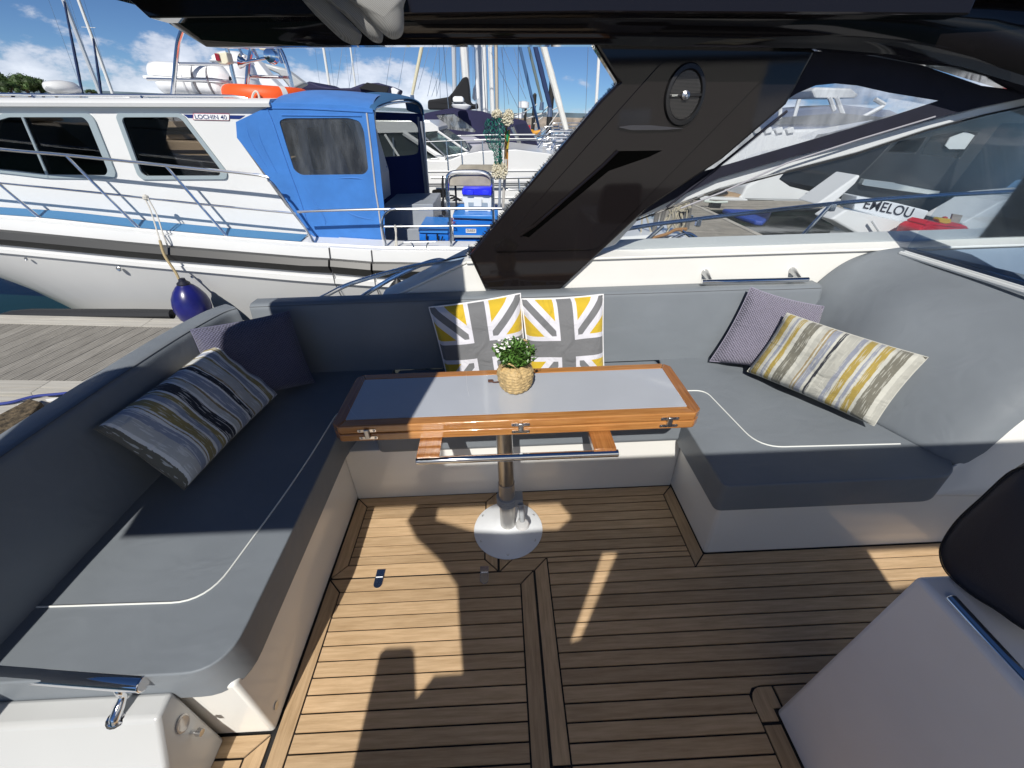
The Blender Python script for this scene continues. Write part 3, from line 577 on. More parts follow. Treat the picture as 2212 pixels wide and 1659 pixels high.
for k in range(4): gg.lathe((px, py, .185+.011*k), [(.0355, 0), (.043, .001), (.045, .005), (.043, .009), (.0355, .010)], 32)
gg.box((px+.045, py-.002, .205), (.045, .05, .04)); obj('clamp', gg, grey, tb, smooth=45)
obj('clamp_lever', G().tube([(px+.058, py-.03, .205), (px+.06, py-.045, .17), (px+.062, py-.05, .12)], [.013, .012, .011], 12), grey, tb)
obj('clamp_knob', G().lathe((px+.063, py-.052, .095), [(.006, -.012), (.024, -.010), (.031, 0), (.026, .012), (.008, .016)], 24), mat('pale_grey_plastic', (.55, .55, .55), .3), tb)
# ---- locker at the near left with its own rail
lk = thing('locker', 'white gelcoat locker at the near left with rail, oval disc and small push knob', 'locker', (-1.2, .3, 0))
sec = [(.13, 0), (.30, .10), (.378, .222), (.440, .338), (.448, .343), (.505, .346), (.512, .340), (.512, 0)]
sec = [(-.3, 0), (-.3, .235), (.38, .245), (.447, .343), (.505, .347), (.512, .34), (.512, 0)]
def shelf_x(y): return -.905
body = [(-.905, .512, .345)]
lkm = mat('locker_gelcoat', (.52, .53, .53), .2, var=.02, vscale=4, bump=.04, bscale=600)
g = G().ext([(-.905, y, z) for y, z in ((-.30, 0), (-.30, -.05), (.385, .215), (.446, .344), (.508, .347), (.508, 0))], (-1.3, 0, 0))
obj('body', g, lkm, lk, bevel=.012, bseg=3)
c = Bx(qA(1390, 1400), -.904)
obj('push_knob', G().tube([c, c+np.array([.012, 0, 0]), c+np.array([.016, 0, 0]), c+np.array([.03, -.002, 0])], [.006, .005, .010, .009], 14), steel, lk)
c = Bx(qA(1325, 1335), -.904); obj('latch', G().lathe(c, [(.021, 0), (.021, .0025), (.017, .004), (.015, .0025), (.002, .002)], 28, ax='x', sx=1, sy=1.3), mat('disc_grey', (.5, .48, .46), .2, metal=.3), lk)  # small oval grey disc on the locker side
A, B = Bz(qA(1045, 1050), .425), Bz(qA(0, 972), .425); B = A+(B-A)*1.6
gr_ = thing('grab_rail', 'thick polished tube rail on top of the white locker at the near left', 'handrail', A)
obj('bar', G().cyl(A, B, .0195, 28), chrome, gr_, bevel=.003)
q_ = A+_n(B-A)*.075; obj('bracket', G().tube(smoothpath([q_, q_+np.array([.006, -.012, -.022]), q_+np.array([.004, -.014, -.045]), (q_[0]-.004, .452, .352), (q_[0]-.006, .45, .345)], 4), [.010]*10+[.012]*5+[.019, .020], 14), chrome, gr_)
q_ = A+_n(B-A)*.60; obj('bracket', G().tube([q_, (q_[0], .47, .345)], .011, 14), chrome, gr_)
# ---- helm console at the near right
hc = thing('helm_console', 'pale moulded seat console at the near right, bare smooth side towards the sole', 'console', (1.2, .3, 0))
obj('body', G().ext([(.818, .505, 0), (.818, .462, .80), (.818, -.35, .80), (.818, -.35, 0)], (.40, 0, 0)), mat('console_gelcoat', (.78, .78, .82), .3, var=.03, vscale=5, bump=.05, bscale=700), hc, bevel=.012, bseg=3)
rl = thing('grab_rail', 'polished steel rail along the top edge of the pale console at the near right', 'handrail', (.85, .2, .8))
obj('bar', G().cyl(Bx(qF4(1672, 425), .845), Bx(qF4(2212, 1030), .845)+np.array([0, -.15, 0]), .0115, 20), chrome, rl, bevel=.002)
obj('bracket', G().tube([(.845, .12, .81), (.86, .12, .79)], .009, 12), chrome, rl)
hs = thing('helm_chair', 'dark navy vinyl helm seat with rounded edge above the pale console', 'seat', (1.2, .2, .8))
darkv = mat('dark_navy_vinyl', (.014, .018, .034), .5, bump=.12, bscale=900)
so_ = smoothpath([Bx(p, .90) for p in ((2300, 1385), (2180, 1330), (2110, 1285), (2062, 1240), (2047, 1200), (2055, 1165), (2090, 1115), (2150, 1060), (2230, 992), (2290, 1000), (2320, 1150))], 5, True)
g = G(); cse = np.mean(so_, axis=0); rr_ = []
for k in range(7): a = k/6*math.pi/2; rr_.append([cse+(p-cse)*(1-.06*(1-math.sin(a)))+np.array([.05*(1-math.sin(a))-.02 if 0 else .06*(1-math.sin(a))*-1, 0, 0]) for p in so_])
rings = [[cse+(p-cse)*f+np.array([dx, 0, 0]) for p in so_] for f, dx in ((0, -.035), (.6, -.033), (.88, -.026), (.96, -.014), (1, .01), (1, .26), (.9, .29), (0, .29))]
obj('cushion', g.grid(rings, closed=True), darkv, hs, smooth=80); obj('seam', G().tube([p+np.array([-.0275, 0, 0]) for p in [cse+(p-cse)*.885 for p in so_]], .0014, 6, closed=True), mat('black_thread', (.006, .007, .012), .7), hs)
# ---- flush hinges in the sole
for (p, q_, r_, lab) in (((890, 1000), (960, 1003), (905, 1135), 'left flush steel hinge of the sole hatch, in the sun'), ((1635, 978), (1712, 978), (1668, 1105), 'right flush steel hinge of the sole hatch, in the shade')):
    a, b, c = Bz(qF2(*p), .006), Bz(qF2(*q_), .006), Bz(qF2(*r_), .006); xm = (a[0]+b[0])/2; wd = .036
    t = thing('hatch_hinge', lab, 'hinge', (xm, 1.02, .004), 'flush hinges in the teak sole'); yt, yb = a[1], c[1]
    obj('leaf', G().ext([(xm-wd/2, 1.0235, .004), (xm+wd/2, 1.0235, .004), (xm+wd/2, yt, .004), (xm-wd/2, yt, .004)], (0, 0, .003)), steel, t, smooth=0, bevel=.001)
    obj('leaf', G().ext([(xm-wd/2, 1.0205, .004), (xm-wd/2, yb+wd/2, .004)]+[(xm-wd/2*math.cos(s_), yb+wd/2-wd/2*math.sin(s_), .004) for s_ in np.linspace(0.1, math.pi-.1, 9)]+[(xm+wd/2, yb+wd/2, .004), (xm+wd/2, 1.0205, .004)], (0, 0, .003)), steel, t, smooth=0, bevel=.001)
    obj('knuckle', G().cyl((xm-.014, 1.022, .0075), (xm+.014, 1.022, .0075), .0032, 10), steel, t)
# ---- scatter pillows
def uvmat(name, build, rough=.85, sheen=.2, weave=.25, wscale=240):
    m = bpy.data.materials.new(name); m.use_nodes = True; t = m.node_tree; b = t.nodes['Principled BSDF']; b.inputs['Roughness'].default_value = rough; b.inputs['Sheen Weight'].default_value = sheen
    b.inputs['Specular IOR Level'].default_value = .2; uv = t.nodes.new('ShaderNodeUVMap'); uv.uv_map = 'uv'
    def N(tp, **k):
        n = t.nodes.new(tp)
        for a, c in k.items(): setattr(n, a, c)
        return n
    build(t, N, uv, b)
    n2 = N('ShaderNodeTexNoise'); n2.inputs['Scale'].default_value = wscale; t.links.new(uv.outputs[0], n2.inputs['Vector']); bp = N('ShaderNodeBump'); bp.inputs['Strength'].default_value = weave; bp.inputs['Distance'].default_value = .002
    n4 = N('ShaderNodeTexNoise'); n4.inputs['Scale'].default_value = 4.5; n4.inputs['Detail'].default_value = 3; n4.inputs['Distortion'].default_value = 1.2; t.links.new(uv.outputs[0], n4.inputs['Vector'])
    b4 = N('ShaderNodeBump'); b4.inputs['Strength'].default_value = .7; b4.inputs['Distance'].default_value = .02; t.links.new(n4.outputs[0], b4.inputs['Height'])
    if not b.inputs['Normal'].is_linked: t.links.new(n2.outputs[0], bp.inputs['Height']); t.links.new(b4.outputs[0], bp.inputs['Normal']); t.links.new(bp.outputs[0], b.inputs['Normal'])
    else: t.links.new(b4.outputs[0], b.inputs['Normal'].links[0].from_node.inputs['Normal'])
    return m
def stripes(stops, base):
    def build(t, N, uv, b):
        sp = N('ShaderNodeSeparateXYZ'); t.links.new(uv.outputs[0], sp.inputs[0])
        mp = N('ShaderNodeMapping'); mp.inputs['Scale'].default_value = (26, 2.6, 1); t.links.new(uv.outputs[0], mp.inputs[0])
        n = N('ShaderNodeTexNoise'); n.inputs['Scale'].default_value = 2.2; n.inputs['Detail'].default_value = 7; n.inputs['Roughness'].default_value = .7; t.links.new(mp.outputs[0], n.inputs['Vector'])
        ma = N('ShaderNodeMath', operation='MULTIPLY_ADD'); ma.inputs[1].default_value = .020; t.links.new(n.outputs[0], ma.inputs[0]); 
        sb_ = N('ShaderNodeMath', operation='SUBTRACT'); sb_.inputs[1].default_value = .010; t.links.new(sp.outputs[0], sb_.inputs[0]); t.links.new(sb_.outputs[0], ma.inputs[2])
        rp = N('ShaderNodeValToRGB'); rp.color_ramp.interpolation = 'CONSTANT'; el = rp.color_ramp.elements
        while len(el) > 1: el.remove(el[-1])
        for i, (p, c) in enumerate(stops[:32]):
            if i == 0: el[0].position = p; el[0].color = (*c, 1)
            else: e_ = el.new(p); e_.color = (*c, 1)
        t.links.new(ma.outputs[0], rp.inputs[0])
        mp2 = N('ShaderNodeMapping'); mp2.inputs['Scale'].default_value = (60, 3, 1); t.links.new(uv.outputs[0], mp2.inputs[0])
        n2 = N('ShaderNodeTexNoise'); n2.inputs['Scale'].default_value = 1.6; n2.inputs['Detail'].default_value = 5; t.links.new(mp2.outputs[0], n2.inputs['Vector']); mr = N('ShaderNodeMapRange'); mr.inputs['From Min'].default_value = .56; mr.inputs['From Max'].default_value = .60; mr.inputs['To Max'].default_value = .6
        t.links.new(n2.outputs[0], mr.inputs[0]); x = N('ShaderNodeMix', data_type='RGBA'); t.links.new(mr.outputs[0], x.inputs[0]); t.links.new(rp.outputs[0], x.inputs[6]); x.inputs[7].default_value = (*base, 1); t.links.new(x.outputs[2], b.inputs['Base Color'])
    return build
W_ = (.52, .52, .47); O_ = (.36, .27, .07); O2 = (.23, .19, .08); Bu = (.26, .28, .34); Gy = (.17, .165, .135); Gl = (.42, .42, .38); Dk = (.035, .038, .05); Mu = (.30, .24, .14)
st1 = [(0, W_), (.035, O_), (.085, W_), (.11, Bu), (.135, W_), (.15, O_), (.185, W_), (.215, Gy), (.30, W_), (.33, Gl), (.37, Mu), (.385, W_), (.395, Mu), (.41, Bu), (.455, W_), (.475, Dk), (.50, W_), (.515, Gl), (.575, Gl), (.60, Bu), (.635, W_), (.65, O_), (.70, W_), (.72, Bu), (.745, W_), (.76, O_), (.81, W_), (.835, Gy), (.92, W_), (.95, Gl)]
W2 = (.84, .85, .85); st2 = [(0, Gy), (.03, W2), (.045, (.56, .57, .56)), (.12, (.33, .37, .47)), (.165, W2), (.18, Mu), (.19, W2), (.20, (.34, .28, .12)), (.26, W2), (.275, (.33, .37, .47)), (.31, (.34, .28, .12)), (.345, W2), (.36, Dk), (.445, W2), (.46, (.56, .57, .56)), (.50, Mu), (.515, W2), (.525, (.33, .37, .47)), (.60, W2), (.615, Dk), (.65, W2), (.66, Mu), (.675, (.56, .57, .56)), (.76, (.34, .28, .12)), (.775, W2), (.79, (.33, .37, .47)), (.84, W2), (.865, (.34, .28, .12)), (.91, W2), (.93, (.33, .37, .47)), (.96, W2)]
def union(t, N, uv, b):                               # grey, white and mustard flag print
    sp = N('ShaderNodeSeparateXYZ'); t.links.new(uv.outputs[0], sp.inputs[0])
    def M(op, a, c=None, v=None):
        n = N('ShaderNodeMath', operation=op); t.links.new(a, n.inputs[0])
        if c is not None: t.links.new(c, n.inputs[1])
        if v is not None: n.inputs[1].default_value = v
        return n.outputs[0]
    x = M('SUBTRACT', sp.outputs[0], v=.5); y = M('SUBTRACT', sp.outputs[1], v=.5); ax, ay = M('ABSOLUTE', x), M('ABSOLUTE', y)
    mn = M('MINIMUM', ax, ay); d = M('ABSOLUTE', M('SUBTRACT', ax, ay))
    cur = None
    def mix(mask, c1, prev):
        m_ = N('ShaderNodeMix', data_type='RGBA'); t.links.new(mask, m_.inputs[0]); m_.inputs[7].default_value = (*c1, 1)
        if isinstance(prev, tuple): m_.inputs[6].default_value = (*prev, 1)
        else: t.links.new(prev, m_.inputs[6])
        return m_.outputs[2]
    cur = mix(M('LESS_THAN', d, v=.150), (.66, .66, .72), (.60, .42, .035)); cur = mix(M('LESS_THAN', d, v=.055), (.17, .175, .185), cur)
    cur = mix(M('LESS_THAN', mn, v=.138), (.66, .66, .72), cur); cur = mix(M('LESS_THAN', mn, v=.090), (.17, .175, .185), cur); t.links.new(cur, b.inputs['Base Color'])
def knit(col):
    def build(t, N, uv, b):
        b.inputs['Base Color'].default_value = (*col, 1); mp = N('ShaderNodeMapping'); mp.inputs['Scale'].default_value = (46, 46, 1); mp.inputs['Rotation'].default_value = (0, 0, .785); t.links.new(uv.outputs[0], mp.inputs[0])
        v = N('ShaderNodeTexVoronoi'); v.inputs['Scale'].default_value = 1; v.inputs['Randomness'].default_value = .12; t.links.new(mp.outputs[0], v.inputs['Vector'])
        bp = N('ShaderNodeBump'); bp.invert = True; bp.inputs['Strength'].default_value = 1; bp.inputs['Distance'].default_value = .006; t.links.new(v.outputs['Distance'], bp.inputs['Height']); t.links.new(bp.outputs[0], b.inputs['Normal'])
        r = N('ShaderNodeValToRGB'); r.color_ramp.elements[0].position = .2; r.color_ramp.elements[1].position = .62; r.color_ramp.elements[0].color = (*col, 1); r.color_ramp.elements[1].color = (*[c*.35 for c in col], 1); t.links.new(v.outputs['Distance'], r.inputs[0]); t.links.new(r.outputs[0], b.inputs['Base Color'])
    return build
cream = mat('cream_lining', (.62, .55, .46), .85)
def pillow(name, label, TL, TR, BR, BL, th, m, group=None, pinch=.05, pip=None, out_=None, seed=0, wr=.004, back=None):
    TL, TR, BR, BL = [np.array(p, float) for p in (TL, TR, BR, BL)]; n = 29; r_ = np.random.default_rng(seed)
    nrm = _n(np.cross(TR-TL, BL-TL)); toC = np.array([0, 0, 1.6])-(TL+BR)/2
    if nrm@toC < 0: nrm = -nrm
    ph = r_.random(8)*6.28
    def pt(u, v, s):
        uu, vv = 2*u-1, 2*v-1
        u2 = .5+.5*uu*(1-pinch*(1-vv*vv)); v2 = .5+.5*vv*(1-pinch*(1-uu*uu))
        P = (TL*(1-u2)+TR*u2)*(1-v2)+(BL*(1-u2)+BR*u2)*v2
        e = max(0, (1-uu**4)*(1-vv**4)); h = e**.42 if e > 0 else 0
        k = 1+.10*math.sin(5*u+ph[0])*math.sin(4*v+ph[1])
        wrk = wr*(math.sin(14*u+5*v+ph[2])+math.sin(9*v-7*u+ph[3]))*e**.5+ wr*1.1*math.sin(22*u*v+ph[4])*(1-e)*(e**.25 if e > 0 else 0)
        return P+nrm*s*(th/2*h*k+wrk)
    for side, s in (('front', 1), ('back', -1)):
        rows = [[pt(i/(n-1), j/(n-1), s) for i in range(n)] for j in range(n)]
        g = G().grid(rows); g.uv = [(i/(n-1), 1-j/(n-1)) for j in range(n) for i in range(n)]
        if side == 'front': g1 = g
        else: g2 = g
    t = thing(name, label, 'pillow', ((BL+BR)/2), group); 
    obj('front_cover', g1, m, t, smooth=80); obj('back_cover', g2, back or m, t, smooth=80)
    edge = [pt(i/28, 0, 0) for i in range(28)]+[pt(1, i/28, 0) for i in range(28)]+[pt(1-i/28, 1, 0) for i in range(28)]+[pt(0, 1-i/28, 0) for i in range(28)]
    obj('piping' if pip else 'seam', G().tube(edge, .0045 if pip else .0022, 6, closed=True), pip or m, t)
    return t
z0 = .462
fm = uvmat('flag_print', union); wpip = mat('white_cord', (.78, .78, .80), .7)
pillow('pillow', 'left flag-print pillow, tilted, its left third in shade', By((927, 664), 1.925), By((1124, 634), 1.98), By((1142, 830), 1.86), By((972, 845), 1.86), .13, fm, 'flag-print pillows behind the table', .03, wpip, seed=1)
pillow('pillow', 'right flag-print pillow, upright and fully sunlit', By((1126, 646), 1.95), By((1303, 636), 1.985), By((1306, 835), 1.86), By((1146, 845), 1.86), .13, fm, 'flag-print pillows behind the table', .03, wpip, seed=2)
kn = uvmat('navy_knit', knit((.070, .072, .125))); kn2 = uvmat('mauve_knit', knit((.29, .275, .36)))
pillow('pillow', 'dark navy textured pillow in the aft corner behind the striped pillow', Bz((411, 712), .845), By((624, 672), 1.93), Bz((680, 826), .452), (-1.33, 1.60, .50), .14, uvmat('knit_dim', knit((.15, .15, .23))), None, .04, seed=3)
BLp, BRp = Bz((1533, 780), z0), Bz((1620, 800), .462)
E_TL = By((1622, 620), 1.965); E_TR = Bd((1780, 662), E_TL, .38); 
pillow('pillow', 'mauve grey textured pillow in the forward corner, standing on its point', E_TL, Bd((1780, 662), E_TL, .36), BRp+np.array([.22, -.10, .02]), BLp, .12, kn2, None, .06, seed=4)
def stp(label, TLp, TRp, BRp, BLp, s, off, d, seed):
    BL, BR = Bz(BLp, .475), Bz(BRp, .475); TL, TR = Bd(TLp, BL, d), Bd(TRp, BR, d); return pillow('pillow', label, TL, TR, BR, BL, .14, s, None, .035, seed=seed, wr=.006, back=cream)
stp('oblong pillow with olive, grey and blue brushed stripes, sunlit, on the forward bench', (1700, 676), (2005, 772), (1888, 920), (1614, 802), uvmat('stripes_sun', stripes(st1, W_), weave=.4), 0, .325, 5)
stp('oblong pillow with dark and blue brushed stripes, in shade, on the aft bench', (203, 926), (463, 741), (600, 852), (398, 1058), uvmat('stripes_shade', stripes(st2, W2), weave=.4), 0, .335, 6)
# ---- plant in a straw basket
bk = thing('potted_plant', 'small leafy green plant with white flowers in a woven straw basket', 'potted plant', (.042, 1.350, .70))
straw = mat('straw', (.50, .36, .17), .6, var=.3, vscale=60, bump=.3, bscale=160, detail=5)
cx, cy = .043, 1.352; nn = 56; rows = []
pr = [(.030, 0), (.046, .002), (.056, .012), (.062, .028), (.066, .046), (.068, .064), (.067, .080), (.062, .094), (.055, .106), (.050, .114), (.046, .116), (.043, .100), (.040, .08)]
prs = smoothpath([(a, b) for a, b in pr], 4)
for k, (r, h) in enumerate(prs):
    ring = []
    for i in range(nn):
        a = 2*math.pi*i/nn; sq = 1+.03*math.cos(4*a+.6); wv_ = .0016*math.sin(nn/4*a*1.0+(k*1.15 if (k//3) % 2 else -k*1.15))+.0012*math.sin(k*2.1); ring.append((cx+(r*sq+wv_)*math.cos(a), cy+(r*sq+wv_)*math.sin(a), .7015+h))
    rows.append(ring)
b1 = obj('basket', G().grid(rows, closed=True), straw, bk, smooth=30)
hp = [(cx-.052, cy-.022, .795), (cx-.050, cy-.038, .825), (cx-.022, cy-.055, .842), (cx+.004, cy-.058, .826), (cx+.014, cy-.058, .800)]
obj('handle', G().tube(smoothpath(hp, 5), .0042, 7), straw, bk)
obj('handle', G().tube(smoothpath([(cx+.0, cy+.05, .80), (cx+.02, cy+.055, .875), (cx+.05, cy+.035, .88), (cx+.06, cy+.01, .80)], 5), .0042, 7), straw, bk)
for p in (hp[0], hp[-1]): obj('knot', G().lathe(np.array(p)+np.array([0, -.002, -.012]), [(.002, -.004), (.009, 0), (.010, .006), (.006, .013), (.001, .015)], 9), straw, bk)
lf = mat('plant_leaf', (.075, .17, .03), .38, spec=.5, var=.45, vscale=40); gl_, gf_, gs_ = G(), G(), G()
def leaf(g, c, d, n_, L, wd):
    d = _n(d); s = _n(np.cross(d, n_)); u = np.cross(s, d); c = np.array(c)
    pts = [c, c+d*L*.35+s*wd*.5+u*L*.10, c+d*L*.75+s*wd*.42+u*L*.12, c+d*L+u*L*.04, c+d*L*.75-s*wd*.42+u*L*.12, c+d*L*.35-s*wd*.5+u*L*.10, c+d*L*.5+u*L*.0]
    g.add(pts, [(0, 1, 6), (1, 2, 6), (2, 3, 6), (3, 4, 6), (4, 5, 6), (5, 0, 6)])
for k in range(150):
    th_ = rng.random()*6.28; rr2 = .088*math.sqrt(rng.random()); tipz = .842+.062*math.sqrt(max(0, 1-(rr2/.095)**2))*(.7+.45*rng.random()); p0 = np.array([cx+.3*rr2*math.cos(th_), cy+.3*rr2*math.sin(th_), .80]); p1 = np.array([cx+rr2*math.cos(th_), cy+.85*rr2*math.sin(th_), tipz-.02*rr2/.09])
    gs_.tube([p0, p1], .0009, 4)
    for j in range(7):
        t = .45+.58*j/6; c = p0+(p1-p0)*t; a = j*1.9+k; out3 = np.array([math.cos(a), math.sin(a), .35+.8*(j == 6)]); leaf(gl_, c, out3, (0, 0, 1), .011+.006*rng.random(), .010)
for k in range(26):
    th_ = 1.6+rng.random()*2.6 if k < 18 else rng.random()*6.28; rr2 = .03+.055*rng.random(); c = np.array([cx+rr2*math.cos(th_), cy+.8*rr2*math.sin(th_)+.01, .895-.25*rr2+.01*rng.random()])
    for j in range(4): a = j*1.57+k; leaf(gf_, c, (math.cos(a), math.sin(a), .5), (0, 0, 1), .008, .007)
obj('stems', gs_, mat('stem_green', (.06, .10, .03), .6), bk); o_ = obj('foliage', gl_, lf, bk, smooth=0); o_['kind'] = 'stuff'; obj('flowers', gf_, mat('white_petal', (.8, .8, .78), .6), bk, smooth=0)
obj('twig', G().tube(smoothpath([(cx-.055, cy+.035, .712), (cx-.085, cy+.04, .706), (cx-.105, cy+.05, .710)], 4), .003, 5).box((cx-.098, cy+.047, .709), (.02, .012, .006)), mat('bark_brown', (.10, .045, .03), .8), bk)

# ---- the port side of the cockpit, behind the viewer
pc = thing('port_coaming', 'white port side coaming and deck beneath the added shadow screen', 'coaming', (.6, -1.0, 0)); obj('wall', G().box((1.0, -1.02, .44), (3.6, .08, .92)), gel, pc); obj('side_deck', G().box((1.0, -1.35, .86), (3.6, .58, .06)), gel, pc)
# ================================================================ THE MARINA (authored in world axes, water at z = 0)
FRAME[0] = 'w'
wm = mat('harbour_water', (.008, .030, .020), .08, spec=.5, bump=.5, bscale=1.6, stretch=(1, 1, 1)); 
g = G().add([(-1500, -400, 0), (1500, -400, 0), (1500, 2500, 0), (-1500, 2500, 0)], [(0, 1, 2, 3)])
wt = obj('water', g, wm, smooth=0); tag(wt, 'dark green harbour water between the boats and pontoons', None, kind='structure')
# ---- hull of our own boat below the side deck
FRAME[0] = 'b'
hl = obj('own_hull', G().ext([(-1.45, -1.6, -1.2), (-1.45, 2.0, -1.2), (3.5, 2.45, -1.2), (3.5, -1.6, -1.2)], (0, 0, 1.1)), gelw, smooth=0); tag(hl, 'white hull of the boat the cockpit belongs to, beneath its deck', 'hull')
FRAME[0] = 'w'
# ---- left pontoon
pon = thing('pontoon', 'weathered grey timber pontoon between the two boats at the left', 'pontoon', (-4, 3.7, 0))
ribbed = wood('weathered_timber', ((.40, .38, .345), (.21, .20, .18)), (70, 2.2, 70), .85, spec=.2, obvar=.3, bump=.3)
ribx = wood('weathered_edge_board', ((.58, .56, .51), (.36, .345, .31)), (2, 70, 70), .85, spec=.2, obvar=.15, bump=.3)
obj('float', G().box((-7.5, 3.75, .2), (13.5, 1.25, .34)), mat('dark_float', (.03, .035, .03), .8), pon, smooth=0)
k = 0; x = -9.0
while x < -1.6:
    w_ = .135; sh = .155
    for yy0, yy1 in ((3.085, 4.15),):
        nrib = 5; rw = w_/nrib; g = G()
        xs = []
        for r in range(nrib): xs += [(r*rw, .493), (r*rw+rw*.62, .500), (r*rw+rw*.66, .500), (r*rw+rw*.70, .493)] if 0 else [(r*rw, .4955), (r*rw+.004, .5), (r*rw+rw-.006, .5), (r*rw+rw-.003, .4955)]
        rows = [[(x+a+.02*0+sh*(yy-yy0), yy, z) for a, z in [(0, .46)]+xs+[(w_, .46)]] for yy in (yy0, yy1)]
        obj('plank', g.grid(rows), ribbed, pon, smooth=0)
    x += .142
for yy, wd, zz_ in ((4.215, .12, .506), (4.31, .06, .512), (3.03, .10, .506), (2.935, .07, .506)):
    for x0_, x1_ in ((-9, -6.2), (-6.195, -3.7), (-3.695, -1.5)): obj('edge_board', G().box(((x0_+x1_)/2, yy, zz_-.02), (x1_-x0_, wd, .04)), ribx, pon, smooth=0)
fd_ = mat('rubber_black', (.02, .021, .023), .5)
o_ = obj('edge_fender', G().tube([Wy(qb1(*p), 4.40) for p in ((20, 818), (100, 812), (240, 806), (600, 806), (1000, 806), (1250, 806), (1262, 812))], [.03, .05, .06, .06, .06, .055, .02], 10), fd_, pon)
# finger with rope, patch of weed and paper labels just off our quarter
fg = thing('finger_pontoon', 'concrete and timber finger pontoon end with weed, at the far left edge', 'pontoon', (-4, 2.6, 0))
obj('edge_board', G().box((-5, 2.74, .47), (3.4, .24, .05)), ribx, fg, smooth=0)
obj('edge_board', G().box((-5, 2.50, .44), (3.4, .18, .05)), mat('pale_board', (.45, .43, .38), .8, var=.2, vscale=8), fg, smooth=0)
pp_ = [Wz(qb1(*p), .44) for p in ((0, 1500), (160, 1440), (330, 1460), (130, 1659), (0, 1659))]
obj('weedy_kerb', G().ext([Wz(qb1(*p), .50) for p in ((-30, 1600), (240, 1455), (330, 1480), (200, 1640), (-30, 1750))], (0, 0, .05)), mat('weed_brown', (.10, .075, .045), .95, var=.7, vscale=30, bump=1, bscale=60), fg, bevel=.01)
for a in (((330, 1425), (440, 1410), (425, 1435), (345, 1440)), ((125, 1465), (190, 1458), (180, 1485), (120, 1487))): obj('paper_label', G().ext([Wz(qb1(*p), .515) for p in a], (0, 0, .003)), mat('paper_white', (.8, .8, .78), .7), fg, smooth=0)
rp_ = obj('mooring_rope', G().tube(smoothpath([Wz(qb1(*p), .52) for p in ((-60, 1462), (80, 1445), (250, 1402), (420, 1385), (600, 1365))], 5), .011, 6), mat('blue_rope', (.03, .05, .25), .8)); tag(rp_, 'thin blue mooring rope lying across the pontoon edge at the left', 'rope')

# ================================================================ the white fishing boat with blue canopy
Yh, Yd, Yc = 4.58, 4.70, 5.0
lb = thing('fishing_boat', 'white hard-chine fishing boat with blue aft canopy and black rubbing strake', 'boat', (-3.5, 5.2, 0))
glD = mat('dark_window_glass', (.008, .008, .008), .04, spec=.5)
def img_line(qf, pts, Y): return [Wy(qf(*p), Y) for p in pts]
def interp(line, x):
    xs = [p[0] for p in line]; zs = [p[2] for p in line]; return float(np.interp(x, xs, zs))
def mk(Y, *segs):
    o = []
    for qf, pts in segs: o += img_line(qf, pts, Y)
    o.sort(key=lambda p: p[0]); a, b = o[0], o[1]
    sl = (b[2]-a[2])/(b[0]-a[0]); o.insert(0, np.array([a[0]-3.5, Y, a[2]-sl*3.5*.6+.0])); a, b = o[-2], o[-1]; sl = (b[2]-a[2])/(b[0]-a[0]); o.append(np.array([b[0]+2, Y, b[2]+sl*2*.3])); return o
Lt = mk(Yh+.02, (qb1, ((0, 120), (280, 140), (980, 215), (1700, 280), (2212, 318))), (qb2, ((540, 325), (870, 345), (1560, 352))))
Ls = mk(Yh-.02, (qb1, ((0, 192), (1000, 290), (2212, 392))), (qb2, ((560, 403), (870, 428), (1200, 432))))
Lm = mk(Yh-.06, (qb1, ((0, 255), (1000, 350), (2212, 450))), (qb2, ((570, 455), (870, 482), (1150, 490))))
Lb = mk(Yh-.02, (qb1, ((0, 298), (1000, 395), (2212, 495))), (qb2, ((580, 508), (880, 535), (1100, 545))))
Lk = mk(Yh+.0, (qb1, ((0, 330), (1000, 428), (2212, 530))), (qb2, ((580, 545), (880, 570))))
Lk2 = mk(Yh+.0, (qb1, ((0, 356), (1000, 455), (2212, 566))), (qb2, ((580, 580), (880, 602))))
xe = 1.05                                              # transom
XS = list(np.arange(-9.0, xe+.01, .25))
def bow(x): t = max(0, (-5.2-x)/3.8); return t         # 0 amidships, 1 at the stem
def hullpt(line, x, dy): t = bow(x); return (x, Yh+dy+t*t*1.6, interp(line, x))
rows = []
for x in XS:
    t = bow(x); zt_ = interp(Lt, x); wl = -.1+max(0, (-5.0-x))*.42
    rows.append([hullpt(Lt, x, .14), hullpt(Lt, x, .02), hullpt(Ls, x, .0), hullpt(Lb, x, .0), hullpt(Lk, x, .01), hullpt(Lk, x, -.014), hullpt(Lk2, x, -.014), hullpt(Lk2, x, .015), (x, Yh+.13+t*t*1.6, .75*interp(Lk2, x)+.25*wl), (x, Yh+.32+t*t*1.6+max(0, -4.6-x)*.18, .35*interp(Lk2, x)+.65*wl), (x, Yh+.50+t*t*1.6+max(0, -4.6-x)*.3, wl)])
obj('hull', G().grid(rows).grid([[(p[0], 2*6.15-p[1], p[2]) for p in r] for r in rows]), gelw, lb, smooth=40)
obj('transom', G().ext([rows[-1][1], rows[-1][2], rows[-1][8], rows[-1][10]]+[(p[0], 2*6.15-p[1], p[2]) for p in (rows[-1][10], rows[-1][8], rows[-1][2], rows[-1][1])], (.03, 0, 0)), gelw, lb, smooth=0)
